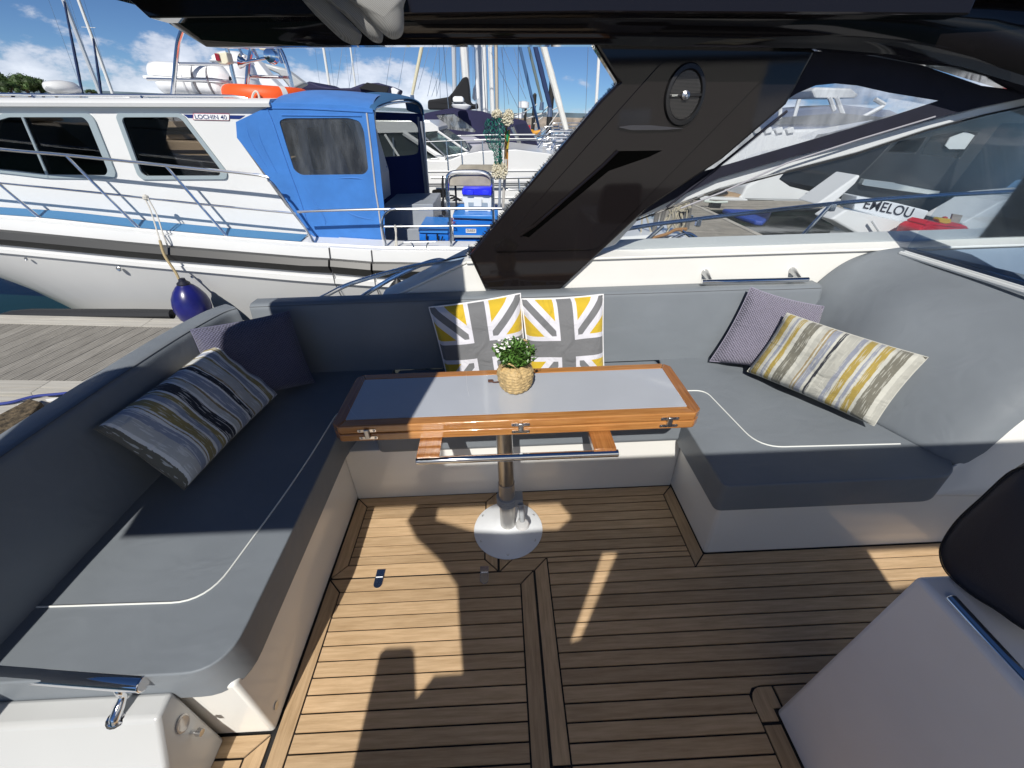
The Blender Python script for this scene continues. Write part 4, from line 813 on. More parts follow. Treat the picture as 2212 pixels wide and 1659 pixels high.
# rubbing strake in lengths
rubg = mat('strake_rubber', (.035, .036, .036), .45)
cuts = [-9.0, Wy(qb2(565, 450), Yh)[0], Wy(qb2(868, 480), Yh)[0], 1.05]
for a, b in zip(cuts, cuts[1:]):
    xs_ = np.linspace(a+.012, b-.012, max(3, int((b-a)/.25))); rr_ = []
    for x in xs_:
        t = bow(x); dy = t*t*1.6; zs_, zm_, zb_ = interp(Ls, x), interp(Lm, x), interp(Lb, x); rr_.append([(x, Yh+.01+dy, zs_), (x, Yh-.05+dy, zs_-.01), (x, Yh-.085+dy, zm_), (x, Yh-.03+dy, zb_), (x, Yh+.01+dy, zb_)])
    g = G().grid(rr_); g.ext(rr_[0], (.001, 0, 0)); g.ext(rr_[-1], (.001, 0, 0)); obj('rubbing_strake', g, rubg, lb, smooth=20)
    if b < 1: obj('hull_joint', G().tube([hullpt(Lt, b, .10), hullpt(Lt, b, .01), hullpt(Ls, b, -.012), hullpt(Lb, b, -.02), hullpt(Lk2, b, -.012), (b+.03, Yh+.05, interp(Lk2, b)-.2)], .006, 5), mat('seam_dark', (.08, .08, .085), .6), lb)
obj('deck', G().ext([(-9, 5.2, 1.0), (-9, 7, 1.0), (1.0, 7.5, .75), (1.0, 4.62, .75), (-2, 4.75, 1.0)], (0, 0, -.02)), gelw, lb, smooth=0)
for a, w_ in (((860, 478), .013), ((1393, 535), .008), ((187, 405), .008)): obj('through_hull_vent', G().lathe(Wy(qb1(*a), Yh-.002), [(w_*.5, .002), (w_*1.6, -.004), (w_*2.0, 0), (w_*2, .006)], 16, ax='y'), steel2, lb)
# side deck with blue nonslip
deck = lambda x: interp(Lt, x)
rows = [[(x, Yh+.12+bow(x)**2*1.6, deck(x)+.004), (x, Yc+.25, deck(x)+.03)] for x in XS if x < -1.4]
obj('side_deck', G().grid(rows), gelw, lb, smooth=0)
rows = [[(x, Yh+.16+bow(x)**2*1.6, deck(x)+.016), (x, Yc-.03, deck(x)+.036)] for x in np.arange(-7.5, -1.95, .2)]
obj('blue_nonslip', G().grid(rows), mat('blue_deck_paint', (.055, .20, .40), .7, bump=.3, bscale=400), lb, smooth=0)
obj('toe_edge', G().tube([(x, Yh+.11+bow(x)**2*1.6, deck(x)+.010) for x in XS], .016, 6), gelw, lb)
rows = [[(x, Yh+.03, deck(x)), (x, Yh+.03, deck(x)+.004), (x, Yh+.38, deck(x)+.02)] for x in np.arange(-1.75, 1.06, .2)]
obj('cockpit_coaming', G().grid(rows), gelw, lb, smooth=0, solid=.01)
# cabin side with two window openings
cab = [Wy(q, Yc) for q in (qc1(-900, 745), qc1(0, 740), qc1(1950, 752), qc1(1935, 790), qc1(1715, 890), qc1(1722, 1000), qc1(2080, 1500), qb1(2212, 150))]
xr = cab[-1][0]; bot_ = [np.array([x, Yc, deck(x)+.02]) for x in np.arange(xr, -8.6, -.4)]
w1 = [Wy(qc1(*p), Yc) for p in ((-60, 850), (0, 835), (35, 822), (650, 822), (690, 860), (850, 1260), (830, 1298), (350, 1292), (100, 1262), (-120, 1240))]
w2 = [Wy(qc1(*p), Yc) for p in ((862, 822), (1310, 822), (1345, 845), (1655, 1250), (1650, 1300), (1040, 1302), (1005, 1270), (850, 850))]
o2_ = lambda pts, f: [np.mean(pts, axis=0)+(p-np.mean(pts, axis=0))*f for p in pts]
sd_ = obj('cabin_side', G().ext(cab+bot_, (0, .06, 0), [rounded(o2_(w1, .93), .05, 3), rounded(o2_(w2, .93), .05, 3)]), gelw, lb, smooth=0)
obj('cabin_far_side', G().ext([p+np.array([0, 2.3, 0]) for p in cab+bot_], (0, .06, 0), [rounded(o2_([p+np.array([0, 2.3, .05]) for p in w_], 1.04), .05, 3) for w_ in (w1, w2)]), gelw, lb, smooth=0)
gfr = mat('window_frame_grey', (.36, .43, .46), .4, metal=.2)
inside = mat('cabin_interior', (.42, .34, .24), .7)
for i, (w_, sp_l) in enumerate(((w1, ((165, 850), (350, 1285))), (w2, None))):
    fr_ = obj('window', G().ext(rounded(o2_(w_, 1.0), .05, 4), (0, -.018, 0), [rounded(o2_(w_, .885), .045, 4)]), gfr, sd_, smooth=0, bevel=.004)
    obj('pane', G().ext([p+np.array([0, .012, 0]) for p in rounded(o2_(w_, .90), .045, 3)], (0, .005, 0)), glass('boat_window_glass', (.66, .63, .60), ior=1.8), sd_, smooth=0)
    if sp_l: a, b = Wy(qc1(*sp_l[0]), Yc-.012), Wy(qc1(*sp_l[1]), Yc-.012); obj('window_bar', G().tube([a, b], .013, 6), gfr, sd_)
# things dimly seen inside the wheelhouse
inside
for a, b, r in (((540, 850), (500, 1130), .05), ((1180, 850), (1130, 1200), .06)): obj('wheelhouse_post', G().tube([Wy(qc1(*a), 6.0), Wy(qc1(*b), 6.0)], r, 8), mat('post_black', (.01, .01, .01), .4), lb)
obj('steering_wheel', G().tube([Wy(qc1(1010+75*math.cos(t), 960+70*math.sin(t)), 5.9) for t in np.linspace(0, 6.28, 17)[:-1]], .013, 6, closed=True), mat('wheel_tan', (.22, .17, .11), .5), lb)
for a, b in (((960, 1020), (1060, 900)), ((960, 905), (1065, 1015)), ((1010, 885), (1010, 1035))): obj('wheel_spoke', G().tube([Wy(qc1(*a), 5.9), Wy(qc1(*b), 5.9)], .009, 5), mat('wheel_tan', (.22, .17, .11), .5), lb)
# roof with raised edge and rails
zr = interp(sorted(cab[:3], key=lambda p: p[0]), -4); 
ra, rb_ = Wy(qc1(-900, 742), Yc-.05), Wy(qc1(1955, 750), Yc-.05)
R_ = lambda dx, y, dz, P: np.array([P[0]+dx, y, P[2]+dz])
rows = []
for P in (ra, rb_): rows.append([R_(0, Yc-.06, -.03, P), R_(0, Yc-.07, .0, P), R_(0, Yc-.02, .035, P), R_(0, Yc+.25, .05, P), R_(0, 6.15, .06, P), R_(0, 7.05, .05, P), R_(0, 7.32, .035, P), R_(0, 7.36, 0, P), R_(0, 7.3, -.03, P)])
rf_ = obj('cabin_roof', G().grid(rows, closed=True).ext(rows[1], (.002, 0, 0)), gelw, lb, smooth=50)
obj('roof_rail', G().tube(smoothpath([Wy(qc1(*p), 5.15) for p in ((-900, 683), (60, 684), (250, 688), (1000, 692), (1600, 696), (1740, 705), (1800, 722), (1835, 745))], 3), .013, 8), steel, lb)
for a, b in (((235, 690), (265, 732)), ((1025, 694), (1048, 738))): obj('rail_foot', G().tube([Wy(qc1(*a), 5.15), Wy(qc1(*b), 5.12)], .012, 6), steel, lb)
# side rail: two tubes and raked stanchions
Yr = Yh+.16
trl = smoothpath([Wy(qc1(*p), Yr) for p in ((-900, 980), (0, 1083), (470, 1125), (1200, 1200), (1880, 1272), (1950, 1310), (2000, 1360))]+[Wy(qb1(*p), Yr) for p in ((2120, 55), (2212, 175))]+[Wy(qb2(455, 315), Yr)], 4)
obj('guard_rail', G().tube(trl, .0145, 8), steel, lb)
obj('mid_rail', G().tube(smoothpath([Wy(qc1(*p), Yr) for p in ((-900, 1235), (0, 1328), (760, 1405), (1440, 1480), (2130, 1548))], 3), .011, 8), steel, lb)
for a, b in ((qc1(0, 1340), qb1(315, 128)), (qc1(480, 1130), qb1(1035, 208)), (qc1(1205, 1205), qb1(1672, 270)), (qc1(-560, 1020), qb1(-420, 55))):
    B_ = Wy(b, Yr); s_ = obj('stanchion', G().tube([Wy(a, Yr), B_], .0135, 8), steel, lb); obj('stanchion_foot', G().lathe((B_[0], B_[1], B_[2]-.008), [(.045, 0), (.042, .006), (.02, .012)], 14), gelw, s_)
# stern rails
arl = smoothpath([Wy(qb2(*p), Yr) for p in ((315, 62), (600, 52), (900, 45), (1300, 40), (1800, 38))], 3)
obj('stern_top_rail', G().tube(arl, .0135, 8), steel, lb)
obj('stern_rail_loop', G().tube(smoothpath([Wy(qb2(*p), Yr-.01) for p in ((962, 325), (945, 240), (930, 160), (940, 95), (975, 55), (1030, 42))], 4), .0135, 8), steel, lb)
obj('stern_mid_rail', G().tube([Wy(qb2(*p), Yr) for p in ((945, 170), (1420, 165), (1800, 163))], .011, 8), steel, lb)
for x_ in (1418, 1735): obj('stern_stanchion', G().tube([Wy(qb2(x_, 42), Yr), Wy(qb2(x_+15, 330), Yr)], .0145, 8), steel, lb)
for p in ((965, 325), (1440, 330), (462, 318)): P = Wy(qb2(*p), Yr); obj('stanchion_foot', G().lathe(P, [(.035, 0), (.032, .006), (.015, .010)], 12), gelw, lb)
# cleat and name board
cl_ = obj('cleat', G().tube([Wy(qb2(1085, 282), Yh+.1), Wy(qb2(1320, 278), Yh+.1)], .010, 8), steel, lb)
for a, b in (((1140, 285), (1165, 330)), ((1265, 285), (1250, 330))): obj('cleat_leg', G().tube([Wy(qb2(*a), Yh+.1), Wy(qb2(*b), Yh+.1)], .011, 8), steel, cl_)
bnd = obj('blue_band', G().ext([Wy(qc1(*p), Yc-.001) for p in ((1330, 830), (1780, 838), (1740, 864), (1365, 856))], (0, -.002, 0)), mat('band_blue', (.012, .03, .16), .35), lb, smooth=0)
pl_ = obj('name_board', G().ext(rounded([Wy(qc1(*p), Yc-.004) for p in ((1402, 822), (1666, 826), (1666, 876), (1402, 870))], .01, 3), (0, -.004, 0)), mat('board_red', (.45, .05, .09), .4), lb, smooth=0)
obj('board_face', G().ext(rounded([Wy(qc1(*p), Yc-.0085) for p in ((1405, 825), (1663, 829), (1663, 873), (1405, 867))], .009, 3), (0, -.002, 0)), mat('board_white', (.8, .8, .82), .35), pl_, smooth=0)
a, b, c = Wy(qc1(1420, 862), Yc-.011), Wy(qc1(1650, 868), Yc-.011), Wy(qc1(1420, 836), Yc-.011)
text('lettering', 'LOCHIN 40', mat('letter_navy', (.012, .03, .14), .4), pl_, a, b-a, (0, 0, 1), abs(c[2]-a[2])*1.2, np.linalg.norm(b-a))
# ---- blue canopy
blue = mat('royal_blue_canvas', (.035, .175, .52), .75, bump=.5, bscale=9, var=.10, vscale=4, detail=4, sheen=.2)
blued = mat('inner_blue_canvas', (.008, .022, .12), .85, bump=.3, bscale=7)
cn = obj('canopy', G().box((-1.2, 5.3, 2.0), (.01, .01, .01)), blue, lb)
Yk = Yc-.02
side = [Wy(qc2(*p), Yk) for p in ((-128, 885), (60, 795), (95, 785), (100, 745), (400, 752), (700, 762), (862, 790), (870, 820), (905, 1100), (945, 1480))]+[Wy(qb2(*p), Yk) for p in ((1000, 312), (870, 322), (540, 302), (470, 270), (405, 215), (395, 190))]+[Wy(qc2(*p), Yk) for p in ((0, 1152), (-120, 1000))]
side[10] = Wy(qb2(955, 312), Yk)
wn = rounded([Wy(qc2(*p), Yk) for p in ((185, 878), (230, 858), (690, 857), (770, 880), (800, 950), (832, 1230), (800, 1265), (345, 1270), (295, 1235), (240, 1060))], .03, 3)
def wavy(poly, hole, Y, name, m, par, n=46, amp=.012):
    pass
obj('side_panel', G().ext(side, (0, -.012, 0), [wn]), blue, cn, smooth=0, bevel=.006)
cvw = glass('canopy_vinyl', (.66, .69, .72), gl_rough=.07, base=(.42, .45, .48), basefac=.14, streak=.05)
obj('side_window', G().ext(wn, (0, .003, 0)), cvw, cn, smooth=0)
obj('zip', G().tube([Wy(qc2(*p), Yk-.016) for p in ((818, 820), (850, 1080), (885, 1400), (905, 1520))]+[Wy(qb2(925, 200), Yk-.016), Wy(qb2(940, 300), Yk-.016)], .011, 5), mat('zip_grey', (.42, .42, .44), .6), cn)
# welts and creases that stand on the cloth
for P in ([(95, 790), (140, 900), (200, 1080), (260, 1250), (330, 1440), (395, 1640)], [(200, 835), (500, 838), (780, 842)], [(105, 785), (400, 790), (860, 815)]):
    obj('hem', G().tube(smoothpath([Wy(qc2(*p), Yk-.014) for p in P], 3), .007, 5), blue, cn)
for P in ([(560, 1300), (700, 1290), (800, 1300)], [(330, 1300), (500, 1560), (520, 1640)], [(600, 1490), (720, 1560), (880, 1600)], [(20, 900), (60, 1050), (180, 1280)], [(-60, 900), (-20, 1030), (110, 1240)]):
    obj('crease', G().tube(smoothpath([Wy(qc2(*p), Yk-.010) for p in P], 4), [.002, .004, .006, .008, .009, .010, .009, .007, .002][:9] if len(P) == 3 else .008, 6), blue, cn)
# canopy roof: arched cloth over two hoops
hoopz = [Wy(qc2(*p), 5.0) for p in ((98, 745), (300, 752), (600, 770), (865, 800))]
crest = [Wy(qc2(*p), 5.75) for p in ((190, 700), (370, 646), (620, 652), (900, 680))]
rows = []
near_ = smoothpath([Wy(qc2(*p), Yk-.012) for p in ((98, 760), (400, 768), (700, 778), (864, 805))], 5)
mid1 = smoothpath([Wy(qc2(*p), 5.12) for p in ((150, 718), (400, 706), (640, 716), (868, 740))], 5)
mid2 = smoothpath([Wy(qc2(*p), 5.6) for p in ((235, 678), (400, 648), (640, 656), (900, 690))], 5)
mid3 = smoothpath([Wy(qc2(*p), 6.6) for p in ((330, 668), (480, 668), (700, 668), (960, 690))], 5)
far_ = smoothpath([Wy(qc2(*p), 7.1) for p in ((400, 705), (520, 705), (760, 715), (1150, 730))], 5)
rows = [near_, mid1, mid2, mid3, far_]
obj('roof', G().grid(rows), blue, cn, sub=2, solid=.012)
bh_ = obj('aft_bulkhead', G().ext([Wy(qc2(*p), 5.45) for p in ((100, 800), (700, 800), (860, 1300), (880, 1500), (260, 1500))], (0, .9, 0)), mat('bulkhead_white', (.45, .47, .50), .4), lb, smooth=0)
obj('cabin_door', G().ext(rounded([Wy(qc2(*p), 5.44) for p in ((385, 925), (480, 920), (528, 1200), (520, 1230), (440, 1232), (425, 1200))], .03, 3), (0, -.02, 0)), mat('door_glass', (.05, .055, .06), .1), bh_, bevel=.005)
obj('locker_front', G().ext(rounded([Wy(qc2(*p), 5.44) for p in ((190, 890), (300, 880), (350, 1150), (262, 1170))], .03, 3), (0, -.02, 0)), mat('teak_panel', (.36, .27, .17), .5), bh_, bevel=.005)
obj('hanging_coat', G().ext(smoothpath([Wy(qc2(*p), 5.35) for p in ((560, 900), (640, 880), (700, 930), (740, 1050), (790, 1230), (700, 1250), (640, 1120), (570, 990))], 4, True), (0, .05, 0)), mat('coat_slate', (.05, .07, .11), .8, bump=.8, bscale=14), lb, bevel=.01)
# turned-back roof flap over the aft opening
fl_n = [Wy(qc2(*p), y_) for p, y_ in (((865, 795), 5.0), ((875, 750), 5.15), ((910, 712), 5.6), ((1000, 690), 6.3), ((1130, 700), 6.9), ((1215, 745), 7.1), ((1232, 830), 7.15))]
fl_m = [Wy(qc2(*p), y_-.12) for p, y_ in (((875, 805), 5.05), ((905, 770), 5.2), ((980, 745), 5.6), ((1060, 725), 6.3), ((1150, 722), 6.9), ((1222, 770), 7.1), ((1238, 850), 7.15))]
fl_b = [p+np.array([-.25, 0, .02]) for p in fl_n]
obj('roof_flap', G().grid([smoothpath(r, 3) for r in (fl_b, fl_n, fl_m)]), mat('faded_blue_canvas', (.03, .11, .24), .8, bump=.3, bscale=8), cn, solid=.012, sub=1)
obj('hoop', G().tube(smoothpath([Wy(qc2(*p), y_) for p, y_ in (((900, 1500), 5.05), ((880, 1000), 5.05), ((872, 810), 5.05), ((905, 780), 5.2), ((1000, 748), 5.9), ((1150, 742), 6.9), ((1215, 800), 7.1), ((1240, 1000), 7.1), ((1270, 1480), 7.1))], 3), .014, 8), steel2, cn)
fp = [Wy(qc2(*p), 7.1) for p in ((600, 800), (1222, 825), (1250, 1100), (1282, 1490), (600, 1490))]; fwn = rounded([Wy(qc2(*p), 7.1) for p in ((760, 868), (1150, 878), (1190, 920), (1192, 1110), (1150, 1125), (760, 1152))], .05, 3)
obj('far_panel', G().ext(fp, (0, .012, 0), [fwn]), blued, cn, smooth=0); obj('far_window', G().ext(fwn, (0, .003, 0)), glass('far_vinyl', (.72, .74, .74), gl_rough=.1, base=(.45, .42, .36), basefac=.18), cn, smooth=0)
for a, b, r in (((1190, 850), (1258, 1500), .016), ((1212, 880), (1275, 1500), .02)): obj('rolled_curtain', G().tube([Wy(qc2(*a), 7.0), Wy(qc2(*b), 7.0)], r, 8), mat('curtain_grey', (.22, .24, .28), .7), cn)
# ---- aft cockpit: grey locker, gantry
gl2 = mat('locker_grey', (.30, .33, .37), .45, var=.06, vscale=4)
obj('engine_locker', G().ext([Wy(qc2(*p), 5.7) for p in ((935, 1490), (1300, 1480), (1310, 1659), (945, 1659))], (0, .9, 0)).ext([Wy(qb2(*p), 5.5) for p in ((945, 190), (1330, 190), (1330, 330), (945, 330))], (0, .9, 0)), gl2, lb, bevel=.01)
ar = obj('stern_arch', G().tube(smoothpath([Wy(qK(*p), 5.6) for p in ((548, 1100), (540, 900), (532, 700), (560, 620), (640, 590), (850, 583), (1000, 590), (1080, 630), (1118, 700), (1128, 900), (1132, 1150))], 4), .024, 10), steel, lb)
obj('arch_board', G().ext([Wy(qK(*p), 5.62) for p in ((545, 765), (545, 700), (575, 645), (650, 622), (1010, 622), (1075, 655), (1108, 710), (1112, 765))], (0, .03, 0)), mat('beige_board', (.36, .33, .27), .6, var=.2, vscale=7), ar, smooth=0)
obj('bait_table', G().ext([Wy(qK(*p), 5.9) for p in ((635, 570), (705, 500), (1130, 500), (1140, 575))], (0, .10, -.0)), mat('beige_board', (.36, .33, .27), .6), ar, smooth=0)
for a, b in (((475, 640), (485, 1150)), ((640, 760), (655, 1050))): obj('arch_leg', G().tube([Wy(qK(*p), 5.75) for p in (a, b)], .013, 8), mat('pipe_black', (.015, .015, .017), .4), ar)
hk = obj('strap_hook', G().tube(smoothpath([Wy(qK(*p), 5.1) for p in ((478, 640), (470, 760), (490, 900), (462, 1000), (475, 1110), (490, 1150), (505, 1120), (480, 1060))], 4), .011, 6), matblack, lb)
# cleaning gear lashed to the arch: net, brushes
def lashed(name, label, cat): return thing(name, label, cat, Wy(qK(1220, 1050), 5.55), None)
np1 = [Wy(qM(*p), 5.5) for p in ((985, 780), (990, 1000), (992, 1659))]+[Wy(qK(1215, 1060), 5.5)]
mp_ = lashed('landing_net', 'green landing net hanging from an aluminium pole at the stern arch', 'fishing net')
obj('pole', G().tube(np1, .016, 8), mat('pole_grey_blue', (.35, .40, .47), .35, metal=.4), mp_)
obj('collar', G().tube([Wy(qM(985, 840), 5.5), Wy(qM(988, 920), 5.5)], .03, 10), mat('pole_grey_blue', (.35, .40, .47), .35), mp_)
obj('head', G().tube([Wy(qM(*p), 5.5) for p in ((925, 790), (935, 768), (1050, 765), (1065, 790))], .010, 6), steel2, mp_)
netg = G(); r3 = np.random.default_rng(11); nodes = {}
for i in range(12):
    for j in range(26):
        u = i/11; v = j/25; wdt = 95+75*math.sin(math.pi*min(v*1.35, 1))**.8; cxm = 900+40*v+ (30 if v > .7 else 0); px_ = cxm+(u-.5)*2*wdt*(1-.45*v)+r3.normal()*6+ (8 if j % 2 else -8); py_ = 800+660*v+r3.normal()*5
        nodes[i, j] = Wy(qM(px_, py_), 5.42+.10*r3.random())
for i in range(12):
    for j in range(25):
        for di in (0, 1 if j % 2 else -1):
            k_ = (i+di, j+1)
            if k_ in nodes: netg.tube([nodes[i, j], nodes[k_]], .0034, 3, cap=False)
o_ = obj('net', netg, mat('net_green', (.0, .16, .11), .6), mp_); o_['kind'] = 'stuff'
def brushhead(par, cpx, rx, rz, m, Y=5.48, n=140, sd=1):
    c = Wy(cpx, Y); g = G(); rr = np.random.default_rng(sd)
    for k in range(n):
        d = _n(rr.normal(size=3)); p = c+d*np.array([rx, .05, rz])*(.75+.3*rr.random()); g.tube([c+(p-c)*.4, p], [.008, .010], 4)
    o = obj('bristles', g, m, par); o['kind'] = 'stuff'
bm_ = mat('mop_cream', (.62, .58, .45), .9)
b1_ = lashed('deck_brush', 'cream-bristled deck brush standing head up beside the green net', 'brush'); obj('handle', G().tube([Wy(qM(1090, 860), 5.6), Wy(qM(1075, 1000), 5.6), Wy(qM(1060, 1600), 5.6)], .015, 6), mat('handle_tan', (.30, .20, .10), .6), b1_)
brushhead(b1_, qM(1110, 790), .075, .085, bm_, sd=2); brushhead(b1_, qM(945, 735), .06, .05, bm_, sd=3)
b2_ = lashed('mop', 'cream mop head tied low on the arch under the net', 'mop'); obj('handle', G().tube([Wy(qM(1105, 1000), 5.62), Wy(qM(1090, 1560), 5.62)], .013, 6), mat('handle_orange', (.50, .22, .03), .5), b2_); brushhead(b2_, qM(935, 1560), .06, .10, bm_, sd=4); brushhead(b2_, qM(1035, 1560), .06, .10, bm_, sd=5)
b3_ = lashed('boat_hook', 'boat hook with green and yellow grip leaning right of the net pole', 'boat hook'); obj('shaft', G().tube([Wy(qM(1125, 960), 5.58), Wy(qM(1098, 1240), 5.58)], .014, 6), mat('grip_yellow', (.55, .42, .05), .5), b3_); obj('grip', G().tube([Wy(qM(1105, 980), 5.56), Wy(qM(1092, 1130), 5.56)], .014, 6), mat('grip_green', (.02, .3, .12), .5), b3_); obj('lower_shaft', G().tube([Wy(qK(1300, 420), 5.6), Wy(qK(1262, 1050), 5.6)], .02, 6), mat('pole_pale', (.5, .48, .44), .5), b3_)
# boxes in the cockpit
cb = mat('coolbox_blue', (.012, .16, .62), .35, var=.08, vscale=5); cbd = mat('coolbox_lid', (.03, .20, .60), .35)
bx1 = thing('cool_box', 'blue cool box at the left with black latches and worn lettering on the lid', 'cool box', Wy(qK(350, 1550), 5.2))
f_ = [Wy(qK(*p), 5.05) for p in ((165, 1385), (550, 1400), (555, 1560), (175, 1560))]; obj('body', G().ext(f_, (0, .55, 0)), cb, bx1, bevel=.012)
obj('lid', G().ext([Wy(qK(*p), 5.03) for p in ((155, 1325), (548, 1340), (552, 1392), (160, 1382))], (0, .62, .01)), cbd, bx1, bevel=.012)
c1_, c2_, c3_ = Wy(qK(155, 1325), 5.03), Wy(qK(548, 1340), 5.03), None
text('lettering', 'BUNKER', mat('worn_red', (.20, .05, .10), .6), bx1, c1_+np.array([.40, .20, .022]), (.1, 1, 0), (-1, .1, 0), .09, .34)
for x_ in (262, 405): obj('latch', G().ext([Wy(qK(*p), 5.02) for p in ((x_-8, 1400), (x_+14, 1400), (x_+8, 1470), (x_-8, 1470))], (0, -.012, 0)), black, bx1, smooth=0)
obj('carry_handle', G().tube(smoothpath([Wy(qK(*p), 5.0) for p in ((400, 1405), (420, 1480), (455, 1485), (475, 1430))], 3), .009, 6), black, bx1)
bx2 = thing('cool_box', 'large blue cool box at the right with a white maker sticker, lid ajar', 'cool box', Wy(qK(850, 1550), 5.3))
obj('body', G().ext([Wy(qK(*p), 5.35) for p in ((608, 1215), (1200, 1215), (1200, 1420), (612, 1415))], (0, .5, 0)).ext([Wy(qK(*p), 5.37) for p in ((620, 1455), (1200, 1460), (1200, 1560), (622, 1560))], (0, .46, 0)), cb, bx2, bevel=.01)
obj('trim_band', G().ext([Wy(qK(*p), 5.33) for p in ((610, 1418), (1200, 1422), (1200, 1452), (616, 1450))], (0, .5, 0)), mat('band_grey', (.33, .38, .42), .5), bx2, bevel=.008)
obj('lid', G().ext([Wy(qK(*p), 5.32) for p in ((604, 1150), (1110, 1152), (1200, 1165), (1200, 1218), (1110, 1212), (606, 1190))], (0, .6, .03)), cbd, bx2, bevel=.01)
st_ = obj('sticker', G().ext([Wy(qK(*p), 5.345) for p in ((776, 1330), (912, 1332), (912, 1384), (778, 1382))], (0, -.003, 0)), mat('sticker_white', (.75, .75, .75), .4), bx2, smooth=0)
a, b = Wy(qK(786, 1366), 5.340), Wy(qK(902, 1368), 5.340); text('lettering', 'COOL BOXES UK', mat('print_dark', (.05, .06, .10), .5), st_, a, b-a, (0, 0, 1), .028, np.linalg.norm(b-a))
tk = thing('tackle_box', 'white tackle box with bright blue lid standing on the large cool box', 'tackle box', Wy(qK(920, 1140), 5.5))
wp = mat('tackle_white', (.70, .74, .76), .4); obj('body', G().ext([Wy(qK(*p), 5.5) for p in ((728, 885), (1112, 895), (1112, 1035), (1100, 1140), (1062, 1140), (1060, 1100), (812, 1098), (810, 1132), (768, 1132), (752, 990), (728, 970))], (0, .35, 0)), wp, tk, bevel=.008)
obj('recess', G().ext([Wy(qK(*p), 5.49) for p in ((808, 985), (1060, 990), (1058, 1045), (812, 1040))], (0, -.004, 0)), mat('tackle_grey', (.28, .35, .42), .5), tk, smooth=0)
obj('clasp', G().ext([Wy(qK(*p), 5.48) for p in ((880, 925), (985, 928), (985, 1040), (880, 1038))], (0, -.012, 0)), wp, tk, bevel=.003)
obj('lid', G().ext([Wy(qK(*p), 5.47) for p in ((725, 830), (745, 790), (1112, 790), (1115, 895), (728, 882))], (0, .4, 0)), mat('tackle_blue', (.02, .03, .75), .35), tk, bevel=.008)
obj('lid_top', G().ext([Wy(qK(*p), 5.6) for p in ((745, 795), (760, 768), (1112, 768), (1112, 795))], (0, .25, 0)), mat('tackle_black', (.01, .01, .03), .4), tk, bevel=.004)
for x_ in (830, 1035): obj('latch', G().ext([Wy(qK(*p), 5.465) for p in ((x_-45, 828), (x_+45, 830), (x_+42, 886), (x_-42, 884))], (0, -.012, 0)), mat('tackle_blue2', (.03, .05, .9), .3), tk, bevel=.003)
ro_ = mat('white_rope', (.62, .60, .55), .9, bump=.6, bscale=200)
rp1 = obj('rope', G().tube(smoothpath([Wy(qb2(*p), Yr-.04) for p in ((1022, 158), (1032, 200), (1026, 300), (1018, 350), (1025, 430), (1040, 455), (1055, 340), (1078, 400), (1075, 440), (1050, 430), (1040, 330), (1030, 220), (1020, 165))], 5), .009, 6), ro_); tag(rp1, 'white rope tied to the stern rail and hanging over the rubbing strake', 'rope')
obj('rope_tail', G().tube([Wy(qb2(*p), Yr-.10) for p in ((1036, 440), (1038, 495))], .012, 6), mat('hose_tan', (.42, .33, .18), .7), None) and tag(bpy.data.objects['rope_tail'], 'short tan hose sleeve on the hanging rope above the small black fender', 'hose')
fd2 = thing('fender', 'small black fender end showing above our white coaming', 'fender', Wy(qb2(1040, 640), 4.45)); obj('body', G().lathe(Wy(qb2(1050, 660), 4.45), [(.02, -.3), (.13, -.25), (.14, -.05), (.12, .05), (.06, .13), (.02, .17), (.015, .19)], 20), fd_, fd2)
# hanging blue fender
cF = Wy(qb1(1370, 680), 4.42); fn = thing('fender', 'round navy buoy fender hanging on a rope beside the white hull', 'fender', cF+np.array([0, 0, -.2]))
navyr = mat('navy_rubber', (.012, .014, .13), .28, spec=.5, var=.2, vscale=9); prf = [(.02, -.26), (.10, -.235), (.155, -.16), (.178, -.06), (.178, .0), (.162, .07), (.125, .14), (.085, .19), (.055, .215), (.045, .235)]
obj('body', G().lathe(cF+np.array([-.0, 0, -.07]), prf, 36), navyr, fn, smooth=80); obj('collar', G().lathe(cF+np.array([-.0, 0, -.07]), [(.05, .215), (.060, .20), (.062, .225), (.035, .25), (.03, .275), (.012, .28)], 20), mat('collar_dark', (.015, .016, .03), .4), fn)
top_ = cF+np.array([-.02, -.01, .20])
rp2 = thing('fender_rope', 'pale doubled rope with tan hose sleeve holding the navy fender', 'rope', top_)
obj('line', G().tube(smoothpath([Wy(qc1(1050, 1440), Yr-.01), Wy(qb1(1095, 60), Yr-.06), Wy(qb1(1160, 270), Yh-.11)], 4), .007, 6), ro_, rp2); obj('line', G().tube(smoothpath([Wy(qc1(1075, 1440), Yr-.01), Wy(qb1(1140, 90), Yr-.06), Wy(qb1(1185, 230), Yh-.04), Wy(qb1(1222, 322), Yh-.05)], 4), .007, 6), ro_, rp2)
obj('sleeve', G().tube(smoothpath([Wy(qb1(1160, 270), Yh-.11), Wy(qb1(1195, 380), Yh-.14), Wy(qb1(1272, 498), 4.42), top_], 4), .013, 8), mat('hose_tan', (.42, .33, .18), .7), rp2); obj('knot', G().lathe(Wy(qc1(1058, 1435), Yr), [(.01, -.03), (.028, -.01), (.028, .015), (.01, .03)], 8), ro_, rp2)
